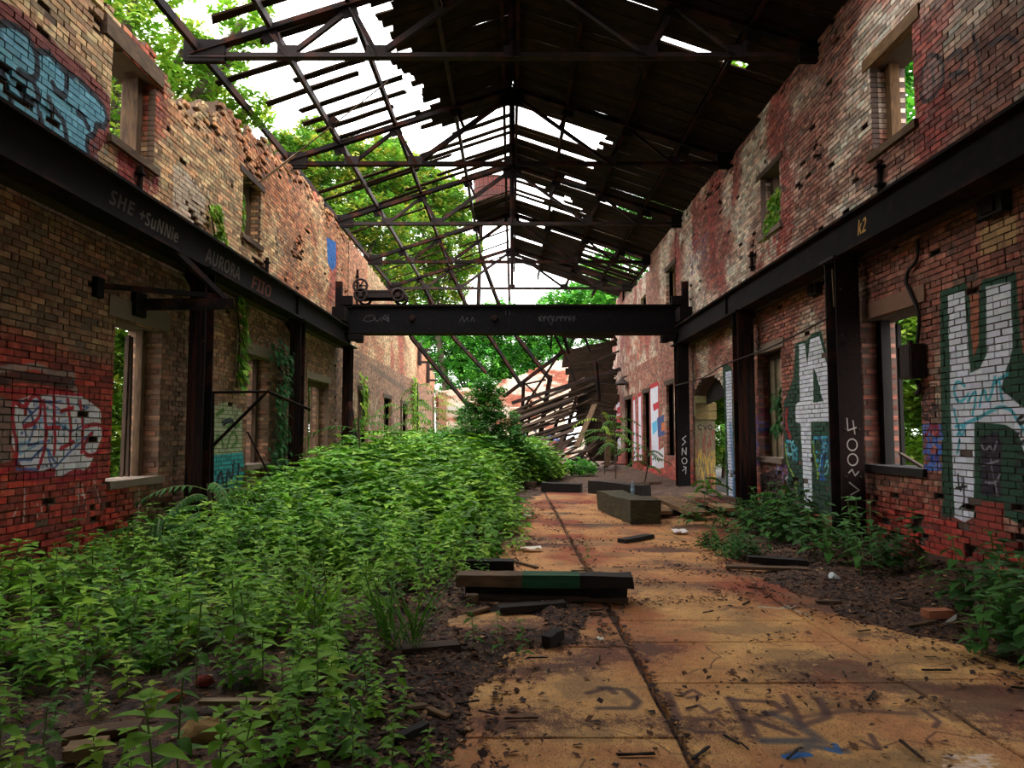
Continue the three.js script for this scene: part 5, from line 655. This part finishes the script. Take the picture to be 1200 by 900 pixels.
function weedPlan(seed, h, leaf) { // leaf placements of a herb with opposite leaf pairs
  const r = rng(seed), n = 5 + Math.floor(r() * 3), leanX = (r() - 0.5) * 0.25, leanZ = (r() - 0.5) * 0.25, out = [], pts = [];
  for (let k = 0; k <= n; k++) { const t = k / n; pts.push(new THREE.Vector3(leanX * h * t * t, h * (0.12 + 0.88 * t) * (k ? 1 : 0), leanZ * h * t * t)); }
  for (let k = 1; k <= n; k++) for (let q = 0; q < (k === n ? 4 : 2); q++) { const a = (k % 2) * 1.57 + q * (k === n ? 1.57 : 3.14) + (r() - 0.5) * 0.7, s = leaf * (k === n ? 0.6 : lerp(1.15, 0.75, k / n)) * (0.8 + r() * 0.4); const e = new THREE.Euler(-0.1 + (r() - 0.5) * 0.5 + (k === n ? -0.35 : 0), a, (r() - 0.5) * 0.3, 'YXZ'); out.push(new THREE.Matrix4().compose(pts[k], new THREE.Quaternion().setFromEuler(e), new THREE.Vector3(s, s, s))); }
  return { leaves: out, stem: tube(pts, 0.0032, 6, 4) };
}
const groundY = (x, d) => Math.max(soilY(x, d), leafBand(x, d) > -0.9 && x > -0.7 ? -0.02 : -1);
const weedLabel = 'low nettle-like weed with paired leaves in the middle of the green bed';
const protoLeafy = [], protoPlain = [], protoMerged = [];
for (let k = 0; k < 6; k++) {
  const plan = weedPlan(700 + k * 13, 0.2 + (k % 3) * 0.06, 0.085 + (k % 2) * 0.025), mt = weedGreen[k % 4];
  const g = new THREE.Group(); g.name = 'weed'; describe(g, weedLabel, 'weed', 'weeds in the green bed'); part('stem', plan.stem, stemMat, g); for (const m of plan.leaves) { const l = part('leaf', k % 2 ? leafA : leafB, mt, g); l.applyMatrix4(m); } protoLeafy.push(g);
  const f = merged(plan.leaves.map((m) => leafA.clone().applyMatrix4(m))), h = new THREE.Group(); h.name = 'weed'; describe(h, weedLabel, 'weed', 'weeds in the green bed'); part('stem', plan.stem, stemMat, h); part('foliage', f, mt, h).userData.kind = 'stuff'; protoPlain.push(h);
  protoMerged.push(merged(plan.leaves.map((m) => leafS.clone().applyMatrix4(m))));
}
function place(proto, x, d, s, turn, y) { const c = proto.clone(); c.name = numbered(proto.name); c.position.copy(V(x, y ?? groundY(x, d) - 0.01, d)); c.rotation.y = turn; c.scale.setScalar(s); scene.add(c); return c; }
const bareSpots = [[115, 874, 0.24], [280, 832, 0.26], [235, 866, 0.2], [205, 822, 0.14], [430, 760, 0.15]].map(([px, py, q]) => [...onGround(px, py), q]), bare = (x, d) => bareSpots.some(([a, b, q]) => Math.hypot(a - x, (b - 0.1 - d) * 0.8) < q);
const weedEdge = (d) => table([[2.6, -0.5], [3.3, -0.42], [3.9, -0.62], [4.6, -0.85], [5.4, -0.95], [6.2, -0.72], [6.8, -0.5], [8, -0.15], [9.5, -0.02], [11, 0.12], [12.5, 0.15], [14, -0.1], [17, -0.2], [19, 0.4], [22, 1.5]], d);
{
  const r = rng(8080); let n = 0; const spots = [];
  for (let k = 0; k < 40000 && n < 300; k++) { const d = 2.75 + 5.4 * r(), hw = 0.72 * d + 0.2, x = -r() * Math.min(4.35, hw); if (x > weedEdge(d) - 0.05 + (r() - 0.5) * 0.3 || bare(x, d)) continue; const dens = 0.1 + 0.9 * smooth(0.38, 0.5, fbm(x * 1.1, d * 1.1, 800)); if (r() > dens * (d < 4 ? 0.8 : 1)) continue; if (spots.some(([a, b]) => Math.hypot(a - x, b - d) < 0.12 + d * 0.012)) continue; spots.push([x, d]); n++; }
  spots.forEach(([x, d]) => { const p = (d < 5.2 ? protoLeafy : protoPlain)[Math.floor(r() * 6)], s = (d < 4 ? 0.6 : 0.65) + r() * r() * 1.1; const o = place(p, x, d, s, r() * 6.28), z = x < -3.3 ? ['low weed with paired leaves at the foot of the wall with red and white lettering', 'weeds at the lettered wall foot'] : x > weedEdge(d) - 0.5 ? ['low weed with paired leaves on the edge of the bed bordering the leaf litter', 'weeds bordering the leaf litter'] : d < 3.9 ? ['low weed with paired leaves around the half-buried boards in the bed', 'weeds around the buried boards'] : null; if (z) o.userData = { ...o.userData, label: z[0], group: z[1] }; });
  // the rest of the bed, thicker and taller further back
  const sets = protoMerged.map(() => []);
  for (let k = 0; k < 6400; k++) { const d = 2.8 + 24 * Math.pow(r(), 0.85), x = lerp(-4.4, 2.2, r()); if (x > weedEdge(d) + (r() - 0.5) * 0.4 || bare(x, d)) continue; if (d < 6.5 && fbm(x * 1.1, d * 1.1, 800) < 0.42) continue; const tall = table([[3, 0.75], [6, 1.0], [8, 1.5], [11, 2.2], [14, 3.0], [18, 3.5], [24, 3.2]], d) * (0.45 + 0.5 * r() + 0.55 * fbm(x * 0.9, d * 0.9, 830)) * lerp(1, 0.55, smooth(-0.8, 0.2, x - weedEdge(d))) * (x < -3.6 ? 0.7 : 1); sets[Math.floor(r() * 6)].push([x, d, tall]); }
  const m = new THREE.Matrix4(), q = new THREE.Quaternion(), col = new THREE.Color(), bed = new THREE.Group(); bed.name = 'weed_bed'; describe(bed, 'dense bed of green weeds filling the hall floor along the broken wall', 'weeds', null, 'stuff'); scene.add(bed);
  sets.forEach((l, i) => { const im = shade(new THREE.InstancedMesh(protoMerged[i], leafy(0xffffff), l.length)); im.name = 'weed_mass'; im.userData.kind = 'stuff'; l.forEach(([x, d, s], k) => { m.compose(V(x, groundY(x, d) - 0.02, d), q.setFromAxisAngle(up, r() * 6.28), new THREE.Vector3(s * 1.1, s, s * 1.1)); im.setMatrixAt(k, m); im.setColorAt(k, col.set([0x66a01e, 0x7cb628, 0x4a801a, 0x98c434][Math.floor(r() * 4)]).multiplyScalar(0.7 + r() * 0.5)); }); bed.add(im); });
  // thin grass blades in tufts
  const blade = leafGeo(0.5, 0.018, 0.5, true);
  for (const [px, py, l] of [[470, 770, 'tuft of fine grass at the edge of the weed bed beside the litter'], [365, 745, 'thin grass tuft deep inside the weed bed']]) { const p = G(px, py), g = []; for (let k = 0; k < 46; k++) g.push(blade.clone().scale(1, 1, 0.5 + r() * 0.8).rotateX(-1.0 - r() * 0.45).rotateY(r() * 6.28).translate((r() - 0.5) * 0.28, 0, (r() - 0.5) * 0.22)); const o = single('grass_tuft', merged(g), weedGreen[k2(px)], l, 'grass'); o.position.copy(p); }
}
function k2(n) { return n % 4; }
// weeds and bushes on the right side
{
  const r = rng(5151), list = [];
  for (let k = 0; k < 110; k++) { const d = lerp(7.2, 11.8, r()), x = lerp(2.9, 4.3, Math.sqrt(r())) - 0.25 * (d - 7.2) * 0.2; list.push([x, d, 1.2 + r() * 0.9]); }
  for (let k = 0; k < 46; k++) list.push([lerp(2.4, 2.95, r()), lerp(8.3, 9.7, r()), 0.65 + r() * 0.45]);
  for (let k = 0; k < 84; k++) { const d = lerp(4.1, 6.2, r()); list.push([lerp(2.95 + 0.1 * (d - 4), 4.25, r()) + (d > 5.3 ? 0.25 : 0), d, 1.15 + r() * 0.8]); }
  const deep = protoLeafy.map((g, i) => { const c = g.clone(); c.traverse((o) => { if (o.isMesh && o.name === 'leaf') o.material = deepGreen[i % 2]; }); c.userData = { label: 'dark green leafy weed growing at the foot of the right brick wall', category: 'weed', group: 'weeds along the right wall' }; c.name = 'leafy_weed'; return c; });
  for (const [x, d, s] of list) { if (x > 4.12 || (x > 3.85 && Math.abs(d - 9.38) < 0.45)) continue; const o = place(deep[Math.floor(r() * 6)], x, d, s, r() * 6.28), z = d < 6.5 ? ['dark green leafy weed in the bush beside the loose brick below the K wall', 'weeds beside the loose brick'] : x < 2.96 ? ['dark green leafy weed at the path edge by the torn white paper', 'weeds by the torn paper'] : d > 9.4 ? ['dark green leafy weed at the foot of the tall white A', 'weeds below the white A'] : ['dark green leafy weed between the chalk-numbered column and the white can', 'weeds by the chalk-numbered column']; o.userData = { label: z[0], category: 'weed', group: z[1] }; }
  const sprout = protoLeafy[2].clone(); sprout.name = 'sprout'; for (const [px, py, s, l] of [[688, 660, 0.7, 'lone sprout in the slab joint behind the painted beam'], [852, 0, 0, ''], [1084, 692, 0.9, 'single young weed before the K wall'], [700, 692, 0.5, 'tiny sprout growing through the painted beam'], [585, 770, 0.85, 'low sprout trailing over the litter'], [612, 778, 0.85, 'last sprout of the trail over the litter'], [555, 766, 0.9, 'first sprout of the trail over the litter'], [524, 896, 0.35, 'bright seedling by the bottom slabs']]) if (s) { const p = G(px, py); const o = place(sprout, p.x, -p.z, s, px, Math.max(0, groundY(p.x, -p.z))); o.userData = { label: l, category: 'weed' }; }
}
// long-fronded sumac plants
const leaflet = leafGeo(0.13, 0.045, 0.35);
function frond(len, n, seed) { const r = rng(seed), pts = [], g = []; for (let k = 0; k <= 6; k++) { const t = k / 6; pts.push(new THREE.Vector3(0, 0.45 * len * t - 0.75 * len * t * t * 0.8, len * t)); } const c = new THREE.CatmullRomCurve3(pts); for (let k = 1; k <= n; k++) { const t = 0.15 + 0.85 * k / n, p = c.getPoint(t); for (const s of [-1, 1]) g.push(leaflet.clone().scale(1, 1, (0.8 + r() * 0.4) * (len / 0.9)).rotateX(0.25 + r() * 0.3).rotateY(s * (1.2 - 0.5 * t)).translate(p.x, p.y, p.z)); } return { stalk: tube(pts, 0.006, 6, 4), leaves: merged(g) }; }
function sumac(label, x, d, h, n, len, mats, seed) { const r = rng(seed), g = thing('sumac', label, 'shrub', V(x, groundY(x, d), d)), tip = new THREE.Vector3((r() - 0.5) * 0.2, h, (r() - 0.5) * 0.2); part('stem', tube([new THREE.Vector3(0, 0, 0), tip.clone().multiplyScalar(0.5).add(new THREE.Vector3(0.04, 0, 0)), tip], 0.02, 6, 6), barkMat, g); for (let k = 0; k < n; k++) { const f = frond(len * (0.7 + r() * 0.5), 9, seed + k), t = 0.45 + 0.55 * k / n, m = new THREE.Matrix4().makeRotationY(k * 2.4 + r()).setPosition(tip.x * t, h * t, tip.z * t), o = part('frond', f.leaves.applyMatrix4(m), mats[k % mats.length], g); o.userData.kind = 'stuff'; part('stalk', f.stalk.applyMatrix4(m), stemMat, o); } }
sumac('sumac with drooping fronds at the foot of the column by the wall bracket', -3.75, 9.0, 0.7, 9, 0.7, deepGreen, 31); sumac('low dark sumac under the tall dark window', -3.9, 8.0, 0.35, 6, 0.55, deepGreen, 41); sumac('sumac in front of the teal lettering', -3.85, 10.9, 0.5, 7, 0.55, [weedGreen[2]], 51);
sumac('sumac with long light fronds before the barred window', -3.3, 15.6, 1.7, 10, 1.0, [weedGreen[2], deepGreen[0]], 61); sumac('tall sumac beside the slanting strut', -3.2, 20.5, 2.3, 12, 1.1, [weedGreen[0], weedGreen[2]], 71); sumac('sumac crowding the dark windows past the crane', -3.2, 24, 3, 14, 1.2, [weedGreen[2], deepGreen[0]], 81); sumac('bushy sumac near the ivy strip', -3.1, 28, 2.8, 14, 1.3, [weedGreen[0], weedGreen[3]], 91);
sumac('drooping sumac in front of the far doorway', 3.2, 22.5, 1.9, 12, 1.2, [deepGreen[0], weedGreen[2]], 101); sumac('sumac by the red and white panels', 3.7, 20.4, 1.0, 8, 0.8, [deepGreen[1]], 111); sumac('sumac leaning out at the end of the right wall', 3.2, 25.2, 2.2, 10, 1.2, [deepGreen[0], weedGreen[3]], 121); sumac('low sumac below the white A', 4.0, 10.9, 0.6, 7, 0.55, deepGreen, 131); sumac('low fern-like sumac by the arched doorway', 3.95, 15.0, 0.5, 7, 0.5, [weedGreen[2]], 141);

// trees: trunk, limbs, and leaf clusters filling crown lobes
const cluster = (() => { const r = rng(12), g = []; for (let k = 0; k < 9; k++) g.push(leafS.clone().scale(0.5, 0.5, 0.5).rotateX((r() - 0.5) * 1.6).rotateY(r() * 6.28).translate((r() - 0.5) * 1.1, (r() - 0.5) * 0.8, (r() - 0.5) * 1.1)); return merged(g); })();
function tree(name, label, base, lobes, size, cols, seed, density = 1, cat = 'tree') {
  const r = rng(seed), g = thing(name, label, cat, base), loc = lobes.map(([p, rad]) => [p.clone().sub(base), rad]), mid = loc.reduce((a, [p]) => a.add(p), new THREE.Vector3()).divideScalar(loc.length), wood = [], th = clamp(mid.y * 0.025, 0.03, 0.22);
  const fork = new THREE.Vector3(mid.x * 0.5, mid.y * 0.55, mid.z * 0.5); part('trunk', tube([new THREE.Vector3(0, 0, 0), fork.clone().multiplyScalar(0.5).add(new THREE.Vector3(th, 0, 0)), fork], th, 8, 7), barkMat, g);
  for (const [p] of loc) wood.push(tube([fork, fork.clone().lerp(p, 0.5).add(new THREE.Vector3((r() - 0.5) * 0.6, 0.3 * r(), (r() - 0.5) * 0.6)), p], th * 0.38, 6, 5)); part('limbs', merged(wood), barkMat, g);
  const spots = []; for (const [p, rad] of loc) { const n = Math.ceil(density * 26 * rad * rad / (size * size)); for (let k = 0; k < n; k++) { const v = new THREE.Vector3(r() - 0.5, r() - 0.5, r() - 0.5).normalize().multiplyScalar(rad * (0.35 + 0.65 * Math.sqrt(r()))); v.y *= 0.8; spots.push(v.add(p)); } }
  const im = shade(new THREE.InstancedMesh(cluster, leafy(0xffffff, 0.4), spots.length)), m = new THREE.Matrix4(), q = new THREE.Quaternion(), col = new THREE.Color(); im.name = 'foliage'; im.userData.kind = 'stuff';
  spots.forEach((p, i) => { const s = size * (0.7 + r() * 0.6); m.compose(p, q.setFromEuler(new THREE.Euler((r() - 0.5) * 0.8, r() * 6.28, (r() - 0.5) * 0.8)), new THREE.Vector3(s, s, s)); im.setMatrixAt(i, m); im.setColorAt(i, col.set(cols[Math.floor(r() * cols.length)]).multiplyScalar(0.8 + r() * 0.45)); }); g.add(im); return g;
}
const fresh = [0x6f9f2c, 0x86b236, 0x5a8a28, 0xa2b840], lush = [0x3f8a26, 0x54a22c, 0x2f7420, 0x6cb238], summer = [0x5c8c2a, 0x7fa832, 0x487a24, 0xa8a83c];
tree('tree', 'airy light-green tree leaning over the broken wall by the thick post', V(-7.6, -0.3, 11.5), [[at(150, 25, 10.8), 0.6], [at(175, 110, 11.6), 0.75], [at(215, 60, 11.8), 0.55], [at(240, 110, 12.2), 0.6], [at(285, 25, 12.4), 0.55], [at(290, 130, 13), 0.5], [at(140, 150, 11), 0.7], [at(270, 70, 12.6), 0.35], [at(160, -40, 10.8), 0.8], [at(105, 60, 11), 0.8]], 0.24, fresh, 1001, 0.62);
tree('tree', 'broad tree behind the lit wall with the blue patch', V(-8.5, -0.3, 36), [[at(350, 190, 34), 1.6], [at(395, 200, 36), 2], [at(440, 200, 37), 2], [at(400, 255, 35), 1.9], [at(445, 265, 36), 1.9], [at(455, 320, 37), 1.6], [at(330, 175, 33), 0.9], [at(370, 160, 35), 1.0], [at(465, 225, 38), 1.4]], 0.46, summer, 1011, 1.5);
tree('tree', 'yellow-green tree rising beside the water tank', V(-4.5, -0.3, 52), [[at(480, 215, 50), 2.4], [at(510, 235, 51), 2.5], [at(530, 250, 52), 1.8], [at(490, 280, 50), 2.6], [at(530, 300, 52), 2.4], [at(470, 330, 50), 2.2], [at(520, 335, 52), 2], [at(455, 180, 50), 1.4]], 0.55, summer, 1021, 1.5);
tree('tree', 'dense green tree behind the low end of the gable wall', V(-3, -0.3, 54), [[at(520, 410, 53), 2.6], [at(550, 395, 54), 2.4], [at(570, 425, 54), 2.4], [at(500, 380, 55), 2.4], [at(540, 440, 53), 2.2], [at(585, 375, 55), 1.9]], 0.55, lush, 1031, 1.2);
tree('tree', 'deep green tree behind the high end of the gable wall', V(3, -0.3, 55), [[at(610, 400, 54), 2.5], [at(640, 390, 55), 2.6], [at(660, 370, 56), 2.5], [at(640, 425, 54), 2], [at(690, 360, 55), 2.6], [at(720, 400, 55), 3], [at(700, 330, 56), 2.2], [at(600, 430, 54), 2]], 0.55, lush, 1041, 1.2);
tree('tree', 'tall tree behind the slatted far roof', V(9, -0.3, 44), [[at(740, 320, 44), 2.6], [at(760, 270, 44), 2.6], [at(800, 250, 42), 3], [at(720, 350, 44), 2], [at(830, 290, 40), 2.8], [at(780, 180, 42), 2.2]], 0.6, lush, 1051, 0.9);
tree('tree', 'leafy tree just outside the upper windows on the intact side', V(8.3, -0.3, 14), [[V(8, 8.4, 14.5), 1.7], [V(7.6, 6.5, 13), 1.4], [V(8.4, 10.4, 16), 1.8], [V(8, 6.8, 20), 1.8], [V(7.6, 9, 18), 1.8], [V(7.2, 11.5, 17), 1.6]], 0.36, lush, 1061, 0.8);
tree('tree', 'tree outside the small leafy window', V(8.6, -0.3, 25), [[V(7.6, 8, 23), 2], [V(8.4, 10.5, 26), 2.3], [V(8, 7, 28), 2.2], [V(7.6, 11.8, 22), 1.8]], 0.42, fresh, 1071, 0.8);
const bush = (label, x, d, rad, cols, seed) => tree('outside_bush', label, V(x, -0.3, d), [[V(x, rad * 0.8, d), rad], [V(x + 0.4, rad * 1.5, d + rad * 0.9), rad * 0.85], [V(x - 0.2, rad * 1.6, d - rad * 0.8), rad * 0.8], [V(x, rad * 2.4, d + 0.5), rad * 0.9]], 0.34, cols, seed, 1.7, 'bush');
bush('bright bush outside the big lower window by the fuse box', 8.2, 13.6, 1.7, fresh, 2001); bush('bright bush outside the timber-framed lower window', 8.3, 22, 1.8, lush, 2011); bush('bright bush filling the view through the arched doorway', 8.4, 29, 2.1, fresh, 2021); bush('bush outside the far windows on the intact side', 8, 36, 2, lush, 2031); bush('bush outside the tall dark window', -7.4, 12.6, 1.5, fresh, 2041); bush('bush outside the ivy-grown window', -7.4, 19, 1.7, lush, 2051); bush('bush outside the barred window', -7.4, 27, 1.9, lush, 2061); bush('bush behind the far end of the lit wall', -6.8, 43, 2.2, lush, 2071);
{ const s = V(-0.75, 0, 20.4), l = []; for (let k = 0; k < 16; k++) { const t = k / 15, a = k * 2.4, w = lerp(1.9, 0.2, t); l.push([V(s.x + Math.cos(a) * w * 0.55, 0.6 + t * 2.2, 20.4 + Math.sin(a) * w * 0.5), lerp(0.7, 0.3, t)]); } tree('sapling', 'young dark green tree growing in the middle of the hall', s, l, 0.2, [0x4a8a34, 0x387428, 0x62a03c], 3001, 0.75); }
{ const r = rng(66); for (const [x, d, h, l] of [[-2.3, 22.5, 1.5, 'round bush in the weeds before the lit far wall'], [-3.2, 31, 1.7, 'bright bush at the foot of the ivy strip'], [-1.6, 28, 1.5, 'bright green bush before the end wall'], [0.7, 23.5, 0.7, 'low bright bush at the end of the path'], [2.2, 24, 0.6, 'low green bush before the wreckage'], [-2.6, 38, 1.8, 'far bush under the end wall lintel']]) tree('hall_bush', l, V(x, 0, d), [[V(x, h * 0.5, d), h * 0.6], [V(x + h * 0.6, h * 0.45, d + 0.3), h * 0.5], [V(x - h * 0.6, h * 0.5, d - 0.2), h * 0.5]], 0.22, lush, 3100 + d, 0.7, 'bush'); }
// ivy
function ivy(label, X, line, width, n, cols, seed, off = 0.04) {
  const r = rng(seed), q = line.map(([px, py]) => onWall(px, py, X)), x = X - Math.sign(X) * off, pts = q.map(([d, y]) => V(x, y, d)), c = new THREE.CatmullRomCurve3(pts), g = thing('ivy', label, 'ivy'); part('vine', tube(pts, 0.012, 24, 5), barkMat, g);
  const im = shade(new THREE.InstancedMesh(leafA, leafy(0xffffff), n)), m = new THREE.Matrix4(), qu = new THREE.Quaternion(), col = new THREE.Color(); im.name = 'leaves'; im.userData.kind = 'stuff';
  for (let k = 0; k < n; k++) { const p = c.getPoint(r()), w = width * (r() + r() - 1); p.z += w; p.y += (r() - 0.5) * width; p.x -= Math.sign(X) * r() * 0.14; const s = 0.09 + r() * 0.07; m.compose(p, qu.setFromEuler(new THREE.Euler(0.5 + r() * 0.7, Math.sign(X) * -1.57 + (r() - 0.5) * 1.6, 0, 'YXZ')), new THREE.Vector3(s, s, s)); im.setMatrixAt(k, m); im.setColorAt(k, col.set(cols[Math.floor(r() * cols.length)]).multiplyScalar(0.8 + r() * 0.4)); } g.add(im);
}
ivy('light green ivy strand hanging below the runway next to the bracket', L, [[272, 342], [276, 370], [278, 400], [276, 430], [274, 455]], 0.16, 190, fresh, 41); ivy('dark ivy spilling out of the window next to the teal lettering', L, [[312, 405], [330, 435], [318, 470], [322, 510], [312, 545], [325, 570]], 0.45, 620, [0x2f5a2c, 0x3c6c34, 0x27502a], 42, 0.1);
ivy('yellow-green moss and ivy streak above the runway', L, [[243, 240], [248, 262], [252, 285], [258, 300]], 0.12, 120, fresh, 43, 0.02); ivy('tall bright ivy strip on the lit far wall', L, [[482, 446], [484, 470], [486, 500], [488, 525]], 0.8, 900, fresh, 44); ivy('ivy growing in through the small upper window', R, [[899, 272], [905, 250], [910, 225], [906, 262]], 0.25, 200, fresh, 45, -0.1); ivy('ivy leaves in the timber-framed window', R, [[912, 450], [908, 470], [912, 490], [906, 505]], 0.2, 110, [0x3c6c34, 0x2f5a2c], 46, -0.15); ivy('ivy climbing beyond the trolley-end column', L, [[420, 440], [424, 470], [420, 500]], 0.4, 160, fresh, 47);
ivy('green strands inside the boarded upper window', L, [[289, 228], [288, 250], [289, 275]], 0.1, 80, fresh, 48, -0.2);
renderer.render(scene, camera);
